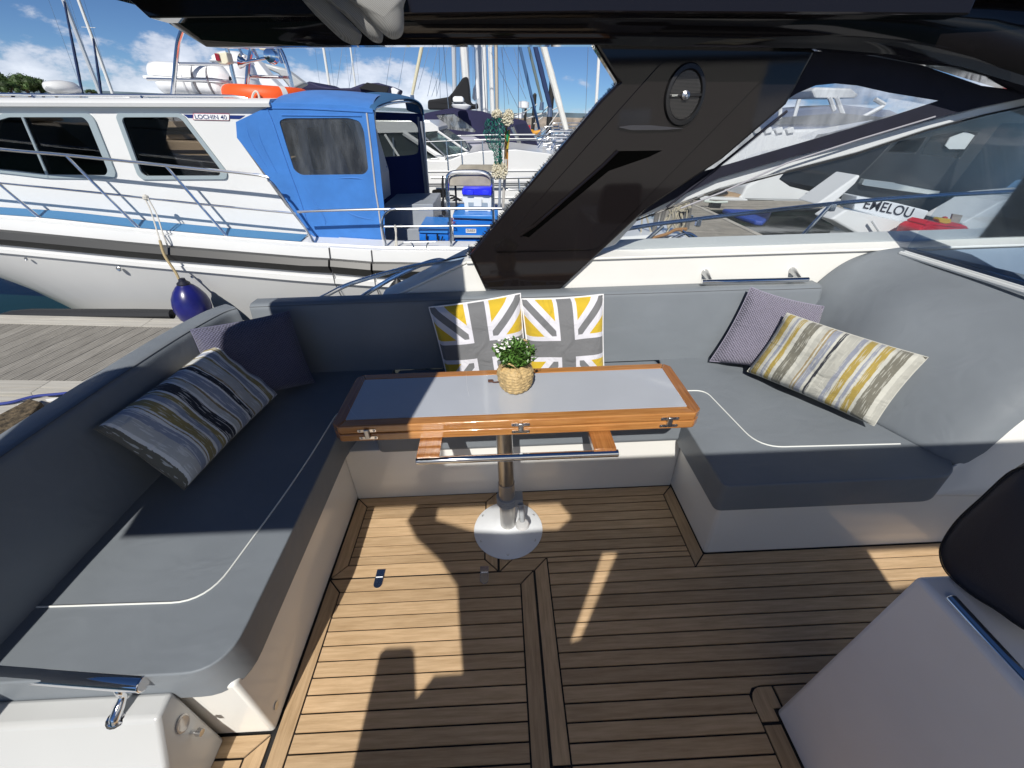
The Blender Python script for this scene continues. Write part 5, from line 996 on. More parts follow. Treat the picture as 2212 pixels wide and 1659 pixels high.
# ---- gear on the cabin roof
rt = lambda px, py, Y: Wy(qc1(px, py), Y)
rd_ = thing('radar_dome', 'white rounded antenna dome on the cabin roof at the left', 'radar dome', rt(445, 690, 5.25)); c = rt(445, 640, 5.25); 
sh_ = smoothpath([rt(*p, 5.3) for p in ((350, 600), (365, 585), (420, 580), (480, 592), (530, 630), (545, 665), (520, 682), (400, 682), (365, 650))], 4, True); cs = np.mean(sh_, axis=0)
obj('shell', G().grid([[cs+(p-cs)*f+np.array([0, d, 0]) for p in sh_] for f, d in ((.02, -.16), (.5, -.14), (.8, -.09), (.95, -.04), (1, 0), (.9, .1), (.5, .15), (.02, .16))], closed=True), gelw, rd_, smooth=80)
lr = thing('liferaft', 'white capsule liferaft canister strapped on the cabin roof', 'liferaft', rt(1400, 690, 6.0))
A, B = Wy(qL(235, 770), 6.0), Wy(qL(1110, 800), 6.0); zc = (Wy(qL(300, 685), 6.0)[2]+Wy(qL(700, 1030), 6.0)[2])/2; hgt = abs(Wy(qL(500, 690), 6.0)[2]-Wy(qL(500, 1030), 6.0)[2])/2
xs0, xs1 = A[0], B[0]; Lr = xs1-xs0
def capsule(y0, zc, x0, x1, r, top=True):
    rows = []
    for t in np.linspace(0, 1, 15):
        x = x0+(x1-x0)*t; e = min(t, 1-t)*(x1-x0); k = math.sqrt(max(0, 1-max(0, 1-e/(r*.75))**2)); rr = r*(.25+.75*k)
        rows.append([(x, y0+rr*math.cos(a), zc+(1 if top else -1)*(.02+rr*math.sin(a)*.95)) for a in np.linspace(0, math.pi, 13)])
    return rows
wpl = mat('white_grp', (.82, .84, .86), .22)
obj('upper_shell', G().grid(capsule(6.0, zc, xs0, xs1, hgt)), wpl, lr, smooth=60); obj('lower_shell', G().grid(capsule(6.0, zc, xs0+.05, xs1-.03, hgt*.96, False)), wpl, lr, smooth=60)
obj('flange', G().ext(rounded([(xs0-.02, 6-hgt*1.05, zc-.015), (xs1, 6-hgt*1.05, zc-.015), (xs1, 6+hgt*1.05, zc-.015), (xs0-.02, 6+hgt*1.05, zc-.015)], .08, 4), (0, 0, .03)), wpl, lr, bevel=.006)
for f in (.48, .62, .80): obj('strap', G().tube([(xs0+Lr*f, 6.0+hgt*1.04*math.cos(a), zc+hgt*1.0*math.sin(a)) for a in np.linspace(0, 6.28, 25)[:-1]], .012, 6, closed=True), mat('strap_grey', (.22, .22, .24), .6) if f > .6 else wpl, lr)
obj('cradle', G().box((xs0+Lr*.5, 6.0, zc-hgt-.03), (Lr*.7, .35, .06)), steel2, lr)
ga = thing('mast_frame', 'stainless tube frame with navigation lamp and horns on the cabin roof', 'mast frame', rt(1500, 730, 5.9))
for pts in (((497, 1030), (520, 800), (550, 500), (575, 405), (600, 330), (640, 200)), ((1210, 1040), (1150, 800), (1080, 480), (1060, 380)), ((1300, 970), (1320, 720), (1350, 560), (1330, 520), (1230, 490)), ((1805, 985), (1760, 780), (1700, 600), (1640, 510), (1540, 480), (1400, 480)), ((1200, 490), (1260, 600), (1290, 615)),):
    obj('tube', G().tube(smoothpath([Wy(qL(*p), 5.7 if pts[0][0] in (497, 1300, 1200) else 5.75) for p in pts], 4), .022 if pts[0][0] != 1200 else .012, 10), steel, ga)
for a, b in (((540, 695), (1115, 705)), ((1325, 830), (1765, 845)), ((220, 862), (870, 875)), ((1360, 500), (1430, 640)), ((1630, 520), (1690, 690))): obj('crossbar', G().tube([Wy(qL(*a), 5.72), Wy(qL(*b), 5.72)], .015, 8), steel, ga)
lmp = obj('lamp_housing', G().ext([Wy(qL(*p), 5.66) for p in ((945, 575), (1010, 575), (1075, 565), (1105, 680), (1085, 698), (1000, 690), (975, 670))], (0, .12, 0)), mat('lamp_cream', (.70, .68, .52), .4), ga, bevel=.008)
obj('red_lens', G().ext([Wy(qL(*p), 5.655) for p in ((955, 580), (1000, 582), (1022, 665), (975, 662))], (0, -.012, 0)), mat('lens_red', (.25, .01, .02), .15), lmp, bevel=.004)
obj('lamp_housing', G().ext([Wy(qL(*p), 5.66) for p in ((1410, 480), (1510, 480), (1525, 545), (1440, 540))], (0, .1, 0)), mat('lamp_cream', (.70, .68, .52), .4), ga, bevel=.008)
obj('horn', G().tube([Wy(qL(*p), 5.6) for p in ((1235, 665), (1260, 675), (1300, 675), (1400, 655), (1530, 630))], [.07, .045, .018, .014, .014], 14), chrome, ga); obj('horn_body', G().lathe(Wy(qL(1575, 610), 5.6), [(.02, -.06), (.06, -.05), (.075, 0), (.06, .05), (.02, .06)], 18, ax='y'), chrome, ga)
fu = thing('exhaust_funnel', 'white upright cylindrical canister behind the liferaft', 'canister', Wy(qL(1180, 1000), 6.6)); obj('drum', G().tube([Wy(qL(*p), 6.6) for p in ((1250, 985), (1190, 800), (1135, 620), (1118, 565))], [.24, .235, .22, .12], 24), wpl, fu, smooth=60)
for f in ((1205, 850), (1150, 680)): obj('band', G().tube([Wy(qL(*f), 6.6)+np.array([.232*math.cos(a), .232*math.sin(a), 0]) for a in np.linspace(0, 6.28, 25)[:-1]], .012, 6, closed=True), wpl, fu)
rc_ = thing('radar_arch', 'white sloping radar arch of a motor cruiser behind the tube frame', 'arch', Wy(qL(1600, 980), 8.0))
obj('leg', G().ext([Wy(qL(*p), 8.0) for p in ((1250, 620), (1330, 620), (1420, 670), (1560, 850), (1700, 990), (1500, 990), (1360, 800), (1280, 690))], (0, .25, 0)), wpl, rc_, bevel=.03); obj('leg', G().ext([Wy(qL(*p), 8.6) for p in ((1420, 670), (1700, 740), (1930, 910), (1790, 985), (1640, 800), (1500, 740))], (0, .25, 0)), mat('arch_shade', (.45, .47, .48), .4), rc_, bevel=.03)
lbm = mat('lifebuoy_orange', (.80, .10, .015), .5, bump=.2, bscale=120); c = Wy(qL(1530, 1040), 5.75); lbq = thing('lifebuoy', 'orange lifebuoy with white band lying on the cabin roof aft', 'lifebuoy', c)
obj('ring', G().tube([c+np.array([.36*math.cos(a), .36*math.sin(a), 0]) for a in np.linspace(0, 2*math.pi, 37)[:-1]], .085, 16, closed=True), lbm, lbq, smooth=80)
for a in (-.75, -2.6, 1.2): obj('band', G().tube([c+np.array([.36*math.cos(a+d), .36*math.sin(a+d), 0]) for d in (-.07, 0, .07)], .088, 16), mat('band_white', (.6, .6, .58), .6), lbq, smooth=80)
obj('rope', G().tube(smoothpath([Wy(qL(*p), 5.28) for p in ((1360, 1095), (1372, 1030), (1400, 995), (1425, 1010), (1440, 1060), (1440, 1100))], 4), .010, 6), ro_, lbq)
hsn = obj('roof_hatch', G().box(rt(870, 712, 5.5), (.42, .3, .04)), gelw, lb, bevel=.01)
# ================================================================ background boats, masts, shores
FRAME[0] = 'w'
def slab(name, par, q, pts, Y, d, m, bevel=0, holes=(), rnd=0, smooth=0):
    P = [Wy(q(*p), Y) for p in pts]
    if rnd: P = rounded(P, rnd, 3)
    return obj(name, G().ext(P, (0, d, 0), [[Wy(q(*p), Y) for p in h] for h in holes]), m, par, bevel=bevel, smooth=smooth)
def tubew(name, par, q, pts, Y, r, m, seg=6, sm=0):
    P = [Wy(q(*p), Y) for p in pts]
    return obj(name, G().tube(smoothpath(P, sm) if sm else P, r, seg), m, par)
sg_ = glass('sea_glass', (.45, .55, .55), ior=1.6, base=(.2, .25, .25), basefac=.15)
lightb = mat('cabin_light_beige', (.52, .44, .34), .6, var=.1, vscale=3)
# white motor cruiser immediately beyond
mc = thing('motor_cruiser', 'white motor cruiser with hardtop and raked windscreen behind the blue canopy', 'boat', Wy(qc2(1600, 1450), 9.5)*np.array([1, 1, 0]))
Y = 9.4
slab('hull', mc, qc2, ((300, 1150), (1262, 1160), (1400, 1168), (1530, 1120), (1640, 1098), (1900, 1085), (2120, 1112), (2330, 1150), (2500, 1250), (2400, 1660), (2200, 1800), (300, 1800)), Y, 2.6, gelw, bevel=.06)
for y_, r_ in ((1245, .012), (1330, .03), (1345, .014), (1440, .010)): tubew('hull_moulding', mc, qc2, ((300, y_+8), (1300, y_), (2250, y_-8)), Y-.01, r_, mat('moulding_grey', (.30, .31, .33), .4) if r_ > .012 else gelw)
ph = slab('porthole', mc, qc2, ((1290, 1380), (1330, 1372), (1400, 1374), (1425, 1400), (1400, 1432), (1330, 1436), (1295, 1412)), Y-.02, .03, glD, rnd=.04)
slab('hardtop', mc, qc2, ((640, 880), (780, 872), (1270, 876), (1338, 922), (1342, 950), (1240, 960), (790, 968), (640, 968)), Y+.3, 2.0, gelw, bevel=.05)
slab('interior', mc, qc2, ((640, 960), (1240, 958), (1420, 1170), (640, 1160)), Y+2.3, .05, lightb)
slab('side_glass', mc, qc2, ((640, 965), (1240, 958), (1400, 1155), (640, 1155)), Y+.35, .01, sg_)
slab('windscreen', mc, qc2, ((1245, 950), (1335, 952), (1562, 1108), (1405, 1145), (1262, 1040)), Y+.32, 1.9, sg_)
for a, b, r in (((950, 975), (1062, 1150), .025), ((1085, 962), (1385, 1160), .05), ((1248, 1000), (1400, 1140), .016), ((1335, 952), (1565, 1110), .022), ((1262, 1160), (1565, 1110), .018), ((1010, 1000), (1018, 1150), .02)): tubew('screen_bar', mc, qc2, (a, b), Y+.30, r, gelw if r > .02 else steel2)
for pts in (((1250, 1030), (1500, 1020), (2000, 1018), (2300, 1040)), ((1500, 985), (1900, 982), (2250, 985))): tubew('rail', mc, qc2, pts, Y-.02, .011, steel)
for x_ in (1400, 1505, 1660): tubew('stanchion', mc, qc2, ((x_-4, 1020), (x_+10, 1235)), Y-.02, .012, steel)
tubew('stern_rail', mc, qc2, ((1285, 1290), (1700, 1292), (2100, 1288)), Y-.25, .022, steel); tubew('stern_rail', mc, qc2, ((1835, 1380), (1870, 1375), (2050, 1372)), Y-.25, .014, steel, sm=3)
tubew('stanchion', mc, qc2, ((1920, 1290), (1925, 1390)), Y-.25, .018, steel)
for c_ in ((1455, 1455), (1430, 1440), (1475, 1470)): obj('hanging_rope', G().tube([Wy(qc2(c_[0]+38*math.cos(t), c_[1]+22*math.sin(t)), Y-.3) for t in np.linspace(0, 6.2, 13)], .016, 5), matblack, mc)
# sports cruiser with navy canopy
sc2 = thing('sports_cruiser', 'sports cruiser under a dark navy canopy with clear windows, beyond the green net', 'boat', Wy(qM(900, 1400), 13)*np.array([1, 1, 0])); Y = 13.2
slab('hull', sc2, qM, ((-300, 1180), (480, 1215), (840, 1180), (1130, 1165), (1270, 1302), (1620, 1310), (1760, 1380), (1600, 1700), (-300, 1700)), Y-.15, 2.6, gelw, bevel=.05)
slab('canopy', sc2, qM, ((-260, 760), (0, 700), (320, 640), (480, 668), (720, 690), (880, 740), (1170, 790), (1366, 832), (1490, 1060), (1602, 1302), (1270, 1300), (1130, 1168), (820, 1160), (620, 1060), (330, 1035), (110, 1000), (-200, 960)), Y, 2.2, navybg, bevel=.05,
     holes=[((60, 745), (320, 728), (640, 968), (625, 1000), (300, 960), (200, 950)), ((1140, 925), (1192, 905), (1320, 1190), (1245, 1155))])
for h in (((60, 745), (320, 728), (640, 968), (625, 1000), (300, 960), (200, 950)), ((1140, 925), (1192, 905), (1320, 1190), (1245, 1155))): slab('canopy_window', sc2, qM, h, Y+.02, .01, glass('canopy_clear', (.5, .53, .56), gl_rough=.15, base=(.55, .58, .6), basefac=.35, streak=.4))
slab('bow_screen', sc2, qM, ((100, 1005), (330, 1040), (620, 1062), (830, 1180), (560, 1215), (420, 1205)), Y-.1, .05, mat('milky_screen', (.42, .42, .50), .25))
slab('canopy_pane', sc2, qM, ((1210, 890), (1365, 870), (1530, 1190), (1400, 1170), (1320, 1130)), Y-.02, .01, mat('canopy_dark_pane', (.02, .022, .05), .2))  # dark navy pane on the canopy side
for pts in (((380, 1050), (900, 1035), (1500, 1030)), ((620, 1110), (1100, 1095), (1520, 1092)), ((1170, 1205), (1550, 1200))): tubew('rail', sc2, qM, pts, Y-.3, .014, steel2)
dm = obj('dome', G().lathe(Wy(qM(430, 645), Y+.3), [(.02, -.13), (.16, -.06), (.25, .02), (.27, .06), (.14, .10), (.02, .11)], 24, sy=.5), wpl, sc2)
# blue-black sail cover, boom and mast: sailing yacht behind
msts = mat('mast_alloy', (.62, .64, .66), .3, metal=.3); mstw = mat('mast_white', (.74, .75, .74), .35)
def Wm(q, p, Y): return Wy(q(*p), Y)
def sailing(label, q, a, b, Y, r, m=msts, topz=14, spread=True, hull=True, grp='sailing yachts moored beyond', wires=()):
    A, B = Wm(q, a, Y), Wm(q, b, Y); d = (A-B); d = d/d[2]; T = B+d*(topz-B[2]); F_ = B-d*(B[2]-1.0)
    t = thing('sailing_yacht', label, 'sailing yacht', (F_[0], Y, 0), grp)
    obj('mast', G().tube([F_, T], [r, r*.8], 8), m, t)
    if hull:
        L = 4.6; hb = 1.5; rows = []
        for x in np.linspace(-1, 1, 9): w_ = hb*(1-abs(x)**2.6)*.95+.03; rows.append([(F_[0]+x*L, Y-w_, 1.15+.12*x*x), (F_[0]+x*L, Y-w_*.7, .1), (F_[0]+x*L, Y, -.3), (F_[0]+x*L, Y+w_*.7, .1), (F_[0]+x*L, Y+w_, 1.15+.12*x*x), (F_[0]+x*L, Y, 1.25+.12*x*x)])
        obj('hull', G().grid(rows, closed=True), gelw, t, smooth=50); obj('coachroof', G().box((F_[0]-.2, Y, 1.42), (3.4, 1.5, .36)), gelw, t, bevel=.1)
    if spread:
        for z in (.45, .72): P = F_+d*(topz*z); obj('spreader', G().tube([P+np.array([-.55, 0, 0]), P, P+np.array([.55, 0, 0])], .02, 5), m, t)
    for sx, k in ((-.62, .02), (.62, .02)): obj('shroud', G().tube([F_+np.array([sx, -.9, .2]), F_+d*(topz*.72)+np.array([sx*.85, 0, 0]), T], .012, 3), steel2, t)
    return t, F_, T
g0 = 'sailing yachts moored beyond'
t1, F1, T1 = sailing('sailing yacht with black sail cover heaped on its boom beside the mast', qc2, (1520, 320), (1540, 600), 17, .13, mstw)
slab('sail_cover', t1, qM, ((-60, 530), (120, 505), (240, 485), (300, 420), (390, 290), (450, 200), (525, 188), (545, 330), (560, 560), (620, 600), (660, 560), (680, 660), (400, 680), (-60, 670)), 16.8, .35, matblack, bevel=.06)
ob = thing('outboard_motor', 'small white outboard motor clamped on a rail in front of the black sail cover', 'outboard motor', Wy(qM(380, 600), 12.6))
slab('cowl', ob, qM, ((300, 500), (330, 475), (440, 475), (462, 510), (458, 560), (310, 560)), 12.6, .3, wpl, bevel=.04); slab('bracket', ob, qM, ((290, 562), (490, 565), (480, 590), (300, 588)), 12.65, .15, mat('engine_grey', (.2, .22, .25), .4))
for i, (a, b, Y_, r_, m_, lab) in enumerate((((1447, 320), (1455, 655), 24, .10, msts, 'slim-masted sailing yacht left of the heaped black sail cover'), ((1628, 320), (1640, 790), 20, .13, msts, 'sailing yacht with the left one of two thick adjoining masts'), ((1662, 320), (1676, 780), 22, .14, mstw, 'sailing yacht with the right one of two thick adjoining masts'),
        ((1712, 320), (1730, 760), 26, .12, mstw, 'sailing yacht whose pale mast stands just left of the net poles'), ((500, 320), (548, 628), 45, .12, mstw, 'sailing yacht with lone white mast over the navy awning left of the sky gap'), ((716, 470), (736, 626), 60, .11, mstw, 'distant sailing yacht with short mast left of centre'),
        ((1756, 320), (1764, 800), 15, .045, mat('pole_tan', (.5, .45, .36), .5), 'small sailing yacht with a thin tan pole mast by the brushes'))):
    sailing(lab, qc2, a, b, Y_, r_, m_, topz=14 if i != 5 else 10.5, hull=(Y_ > 18), grp=g0)
sailing('sailing yacht with tallest pale mast at the upper left sky', qc1, (460, 0), (728, 678), 38, .13, msts, topz=19, grp=g0)
sailing('sailing yacht with shorter mast right of the tallest mast at the upper left', qc1, (672, 280), (818, 680), 46, .13, mstw, topz=13.6, grp=g0)
sailing('sailing yacht with slender mast right in the corner by the dark pillar', qc3, (1030, 410), (1010, 750), 22, .07, mstw, topz=11, grp=g0)
# furled headsails: sloping rolls
def furled(label, q, a, b, Y1, Y2, r, m, ext=2.4):
    A, B = Wm(q, a, Y1), Wm(q, b, Y2); T = B+(A-B)*ext
    t = thing('furled_sail', label, 'furled sail', (B[0], B[1], B[2])); n = 14; P = [B*(1-k/n)+T*(k/n) for k in range(n+1)]
    obj('roll', G().tube(P, [r*(.7+.3*math.sin(math.pi*min(1, k/n*1.2+.12)))*(1+.10*(k % 2)) for k in range(n+1)], 10), m, t); obj('drum', G().tube([B+np.array([0, 0, -.25]), B], [.09, .07], 10), steel2, t); return t
nv = mat('sail_strip_navy', (.015, .035, .11), .7, bump=.3, bscale=20); wv2 = mat('sail_strip_white', (.72, .72, .68), .6, bump=.4, bscale=14, var=.06)
furled('thick white furled headsail sloping down to the right of the black pile', qM, (1690, 0), (1955, 965), 14, 14, .085, wv2)
furled('dark navy furled headsail crossing in front of the large black pile', qM, (1562, 0), (1720, 640), 16, 16, .075, nv)
furled('faded blue furled headsail left of the smaller black pile', qM, (1335, 0), (1560, 950), 17, 17, .05, mat('sail_strip_blue', (.05, .12, .25), .7))
furled('greenish grey furled headsail between the two black piles', qM, (1465, 0), (1600, 560), 18, 18, .05, mat('sail_strip_grey', (.13, .17, .17), .7))
furled('cream furled headsail leaning right over the canopy edge', qc2, (1222, 320), (1148, 690), 19, 19, .06, mat('sail_strip_cream', (.62, .58, .42), .7))
furled('thin dark rolled stay left of the tallest mast', qc1, (490, 130), (598, 678), 30, 30, .07, nv, 1.2); furled('thin blue rolled stay right of the tallest mast', qc1, (680, 300), (735, 680), 32, 32, .07, nv, 1.05)
wr_ = thing('standing_rigging', 'thin steel stays fanning across the sky behind the canopy', 'rigging', Wy(qc2(1000, 700), 25))
for a, b in (((645, 320), (600, 640)), ((738, 320), (690, 640)), ((1003, 320), (960, 620)), ((1105, 320), (1050, 640)), ((1280, 320), (1190, 650)), ((1410, 320), (1325, 700)), ((1340, 320), (1260, 700)), ((1720, 380), (1925, 800)), ((1790, 320), (1850, 760)), ((1880, 320), (1960, 640)), ((1465, 320), (1470, 640)), ((1500, 330), (1490, 640)), ((1560, 340), (1510, 700)), ((1590, 320), (1590, 700)), ((1610, 330), (1612, 700)), ((1800, 320), (1975, 720)), ((1350, 520), (1290, 700)), ((160+1160, 560), (1327, 690))): tubew('stay', wr_, qc2, (a, b), 25, .013, steel2, 3)
fg_ = slab('flag', None, qM, ((660, 195), (680, 340), (684, 500), (620, 545), (585, 500), (600, 380)), 18, .02, mat('flag_white', (.75, .75, .76), .7)); tag(fg_, 'white limp burgee flag left of the two thick masts', 'flag')
pile = mat('pile_black', (.012, .011, .010), .7, var=.3, vscale=5)
for a, b, c_, d_, Y_, lab in ((1668, 1752, 235, 200, 20, 'tall black mooring pile behind the white furled sail, largest of three'), (1450, 1502, 450, 425, 27, 'middle black mooring pile with pointed cap'), (1336, 1374, 560, 540, 30, 'shortest black mooring pile beside the white radar')):
    x0_, x1_ = Wm(qM, (a, 800), Y_), Wm(qM, (b, 800), Y_); r_ = (x1_[0]-x0_[0])/2; zt_ = Wm(qM, ((a+b)/2, c_), Y_)[2]; zc_ = Wm(qM, ((a+b)/2, d_), Y_)[2]; cx_ = (x0_[0]+x1_[0])/2+ (0)
    p = thing('mooring_pile', lab, 'mooring pile', (cx_, Y_, 0)); obj('post', G().cyl((cx_, Y_, -1), (cx_, Y_, zt_), r_, 14), pile, p); obj('cap', G().tube([(cx_, Y_, zt_), (cx_, Y_, zc_)], [r_*1.08, r_*.2], 14), mat('pile_cap', (.06, .06, .055), .6), p)
rdr = thing('radar_scanner', 'white radar and wind sensors on a short pole beside the shortest pile', 'radar', Wy(qM(1320, 700), 15)); obj('scanner', G().lathe(Wy(qM(1335, 595), 15), [(.05, -.1), (.16, -.08), (.16, .06), (.05, .09)], 16), wpl, rdr); tubew('pole', rdr, qM, ((1325, 620), (1320, 780)), 15, .02, steel2); slab('bracket', rdr, qM, ((1200, 775), (1310, 720), (1365, 705), (1300, 800)), 15, .1, wpl)
# bows and pulpits of moored boats right of the sports cruiser
for i, (ox, oy, Y_, lab) in enumerate(((0, 0, 12.0, 'white yacht bow with bent steel pulpit nearest the dark pillar edge'), (-60, -70, 15, 'white yacht bow with pulpit in the middle of the crowd of bows'), (60, -120, 19, 'white yacht bow with pulpit farthest back in the crowd of bows'), (-30, 90, 11, 'low white yacht bow with pulpit below the others'))):
    t = thing('yacht_bow', lab, 'boat', Wy(qM(1750+ox, 1300+oy), Y_)*np.array([1, 1, 0]), 'bows of boats moored stem-on')
    slab('hull', t, qM, ((1480+ox, 1290+oy), (1640+ox, 1240+oy), (1900+ox, 1215+oy), (2250+ox, 1220+oy), (2250+ox, 1700), (1560+ox, 1700)), Y_, 2.0, gelw, bevel=.08)
    tubew('pulpit', t, qM, ((1480+ox, 1290+oy), (1590+ox, 1120+oy), (1690+ox, 1010+oy), (1760+ox, 985+oy), (2100+ox, 985+oy)), Y_-.1, .02, steel, 8, 4); tubew('pulpit', t, qM, ((1575+ox, 1480+oy), (1700+ox, 1280+oy), (1830+ox, 1060+oy), (1850+ox, 1035+oy), (2100+ox, 1030+oy)), Y_-.1, .022, steel, 8, 4)
    for k in range(5): tubew('rail', t, qM, ((1560+ox+k*60, 1180+oy+18*k), (1900+ox+40*k, 1130+oy+22*k)), Y_+.2*k, .015, steel2)
    tubew('stanchion', t, qM, ((1780+ox, 990+oy), (1800+ox, 1230+oy)), Y_-.1, .015, steel)
    slab('anchor_roller', t, qM, ((1600+ox, 1230+oy), (1700+ox, 1205+oy), (1720+ox, 1240+oy), (1620+ox, 1262+oy)), Y_-.2, .1, steel2)
lb2 = thing('lifebuoy', 'small orange horseshoe lifebuoy on a rail near the piles', 'lifebuoy', Wy(qM(1500, 1000), 16)); tubew('ring', lb2, qM, ((1465, 960), (1462, 995), (1500, 1005), (1580, 990)), 16, .06, mat('buoy_amber', (.6, .28, .02), .6), 8, 3); slab('red_cover', lb2, qM, ((1400, 900), (1432, 895), (1435, 960), (1408, 965)), 16.2, .2, mat('cover_red', (.5, .02, .03), .6))
for pts in (((1170, 760), (1360, 700), (1530, 590)), ((1380, 800), (1600, 720), (1700, 610)), ((1480, 880), (1620, 770), (1730, 690)), ((1500, 1080), (1700, 900), (1880, 650)), ((1420, 790), (1700, 700), (1890, 610))):
    r_ = tubew('mooring_line', None, qM, pts, 17, .016, mat('line_white', (.6, .6, .58), .8), 4); tag(r_, {1170: 'highest white line, rising from the pale wedge to the middle pile', 1380: 'white line just under the highest one, crossing the middle pile', 1480: 'white line in the middle of the fan behind the furled sails', 1500: 'lowest and longest white line ending at the thick white furled sail', 1420: 'white line drooping across all the piles towards the thick white sail'}[pts[0][0]], 'rope', 'lines between the moored yachts')
# awning peaks behind the blue canopy
aw = thing('awning', 'navy boat awning with drooping peaks behind the blue canopy roof', 'awning', Wy(qc2(600, 700), 10)); slab('cloth', aw, qc2, ((180, 660), (270, 625), (345, 610), (398, 590), (470, 620), (580, 640), (700, 638), (790, 605), (900, 600), (975, 632), (960, 672), (760, 700), (180, 700)), 10, 1.6, navybg, bevel=.03); slab('rolled_edge', aw, qc2, ((760, 640), (820, 598), (975, 628), (960, 672), (900, 668)), 9.9, .1, matblack)
slab('spot_lamp', aw, qc2, ((995, 640), (1010, 634), (1050, 655), (1030, 690), (1000, 680)), 9.8, .1, wpl)
# far shores
def ridge(name, pts, q, Y, m, label, depth=60, kind='structure', z0=0):
    P = [Wy(q(*p), Y) for p in pts]; rows = []
    P = smoothpath(P, 4); rows = [[(p[0], Y, z0) for p in P], [(p[0], Y+2, max(p[2], z0+.3)) for p in P], [(p[0]*1.02, Y+depth, max(p[2], z0+.3)*1.02) for p in P], [(p[0]*1.02, Y+depth, z0) for p in P]]
    o = obj(name, G().grid(rows), m, smooth=60); tag(o, label, None, kind=kind); return o
ridge('far_hills', ((-7000, 300), (-2500, 500), (-900, 620), (-300, 655), (0, 672), (600, 676), (1150, 716), (1400, 720), (1600, 713), (1900, 712), (2200, 722), (3200, 735), (6000, 760), (12000, 900)), qM, 900, mat('far_land_blue', (.10, .14, .17), .9, var=.3, vscale=.02), 'low blue-grey land along the far horizon')
ridge('breakwater', ((-900, 742), (1100, 792), (1380, 780), (1500, 785), (1700, 778), (1900, 784), (2100, 790), (2600, 800), (4200, 810)), qM, 190, mat('breakwater_stone', (.26, .22, .18), .95, var=.5, vscale=.4, detail=6), 'brown stone breakwater behind the moored yachts', 6)
ridge('beach', ((-1800, 640), (-500, 680), (0, 706), (60, 716), (100, 722)), qc1, 95, mat('beach_sand', (.42, .36, .27), .95, var=.2, vscale=.3), 'pale beach strip below the wooded point at the left', 40)
bark = mat('bark', (.09, .065, .045), .9); leafm = mat('tree_foliage', (.035, .07, .014), .7, var=.6, vscale=.5, detail=5)
def tree(label, q, cpx, rx_px, rz_px, Y, n=1500, sd=0):
    c = Wy(q(*cpx), Y); rx = abs(Wy(q(cpx[0]+rx_px, cpx[1]), Y)[0]-c[0]); rz = abs(Wy(q(cpx[0], cpx[1]-rz_px), Y)[2]-c[2]); rr = np.random.default_rng(sd)
    t = thing('shore_tree', label, 'tree', (c[0], Y, 0), 'trees on the left shore'); obj('trunk', G().tube([(c[0], Y, -.5), (c[0]+.2, Y, c[2]-rz*.3), (c[0], Y, c[2])], [.35, .25, .1], 7), bark, t)
    for k in range(4): a = k*1.6; obj('limb', G().tube([(c[0], Y, c[2]-rz*.5), (c[0]+rx*.55*math.cos(a), Y+rx*.5*math.sin(a), c[2]+rz*.2)], [.15, .04], 5), bark, t)
    g = G(); cl = []
    for k in range(26): d = _n(rr.normal(size=3)); d[2] = abs(d[2])*1.1-.35; cl.append((c+d*np.array([rx, rx, rz])*(.55+.35*rr.random()), (.30+.25*rr.random())*min(rx, rz)))
    for k in range(n):
        cc, r_ = cl[rr.integers(len(cl))]; d = _n(rr.normal(size=3)); p = cc+d*r_*(.75+.35*rr.random()); s1 = _n(rr.normal(size=3)); s2 = _n(np.cross(s1, rr.normal(size=3))); sz = .05*min(rx, rz)*(1+rr.random()); g.add([p-s1*sz-s2*sz*.5, p+s1*sz-s2*sz*.5, p+s2*sz], [(0, 1, 2)])
    for cc, r_ in cl: g.lathe(cc, [(r_*.1, -r_*.8), (r_*.65, -r_*.5), (r_*.82, 0), (r_*.6, r_*.55), (r_*.1, r_*.8)], 7)
    o = obj('crown', g, leafm, t, smooth=0); o['kind'] = 'stuff'
for i, (p, rx, rz, Y_, lab) in enumerate((((-60, 590), 90, 105, 110, 'leftmost dark shore tree, cut by the frame edge'), ((60, 640), 75, 60, 100, 'low bushy shore tree between the two tall ones'), ((170, 610), 80, 80, 112, 'broad round shore tree behind the antenna dome'), ((275, 625), 75, 72, 116, 'shore tree whose crown slopes down to the right'), ((390, 668), 60, 25, 120, 'low shore tree right beside the antenna dome'), ((570, 670), 40, 20, 130, 'small distant shore tree, left of the last pair'), ((665, 668), 42, 22, 130, 'small distant shore tree, right of the last pair'), ((-230, 560), 110, 130, 125, 'tall shore tree beyond the left edge'))): tree(lab, qc1, p, rx, rz, Y_, sd=i+20)
# ---------------- right: pontoon, motor yacht stern, far yacht
rpz = .5
rp = thing('pontoon', 'timber pontoon seen through the side window, right of the dark pillar', 'pontoon', Wz(qR(1500, 1300), rpz))
def zp(p, z=rpz): return Wz(qR(*p), z)
pA, pB, pC, pD = zp((1090, 1500)), zp((2180, 1490)), zp((1130, 985)), zp((1010, 940))
e1 = zp((1040, 940)); e2 = zp((2060, 1430)); dirv = _n((zp((2060, 1430))-zp((1190, 1020)))[:2])          # long edge of the pontoon
per = np.array([-dirv[1], dirv[0]]); base = zp((2100, 1440))[:2]
if (zp((1100, 1300))[:2]-base)@per < 0: per = -per
Wd = 2.0; Ln = 13; sgn = -1
ends = [base+per*0, base+per*Wd]
obj('float', G().ext([(*(base-dirv*k+per*j), .05) for k, j in ((-3, 0), (Ln, 0), (Ln, Wd), (-3, Wd))], (0, 0, .38)), mat('dark_float', (.03, .035, .03), .8), rp, smooth=0)
k = -3.0
ribr = wood('weathered_timber_far', ((.40, .365, .31), (.24, .22, .19)), (3, 3, 60), .85, spec=.2, obvar=.3, bump=.2)
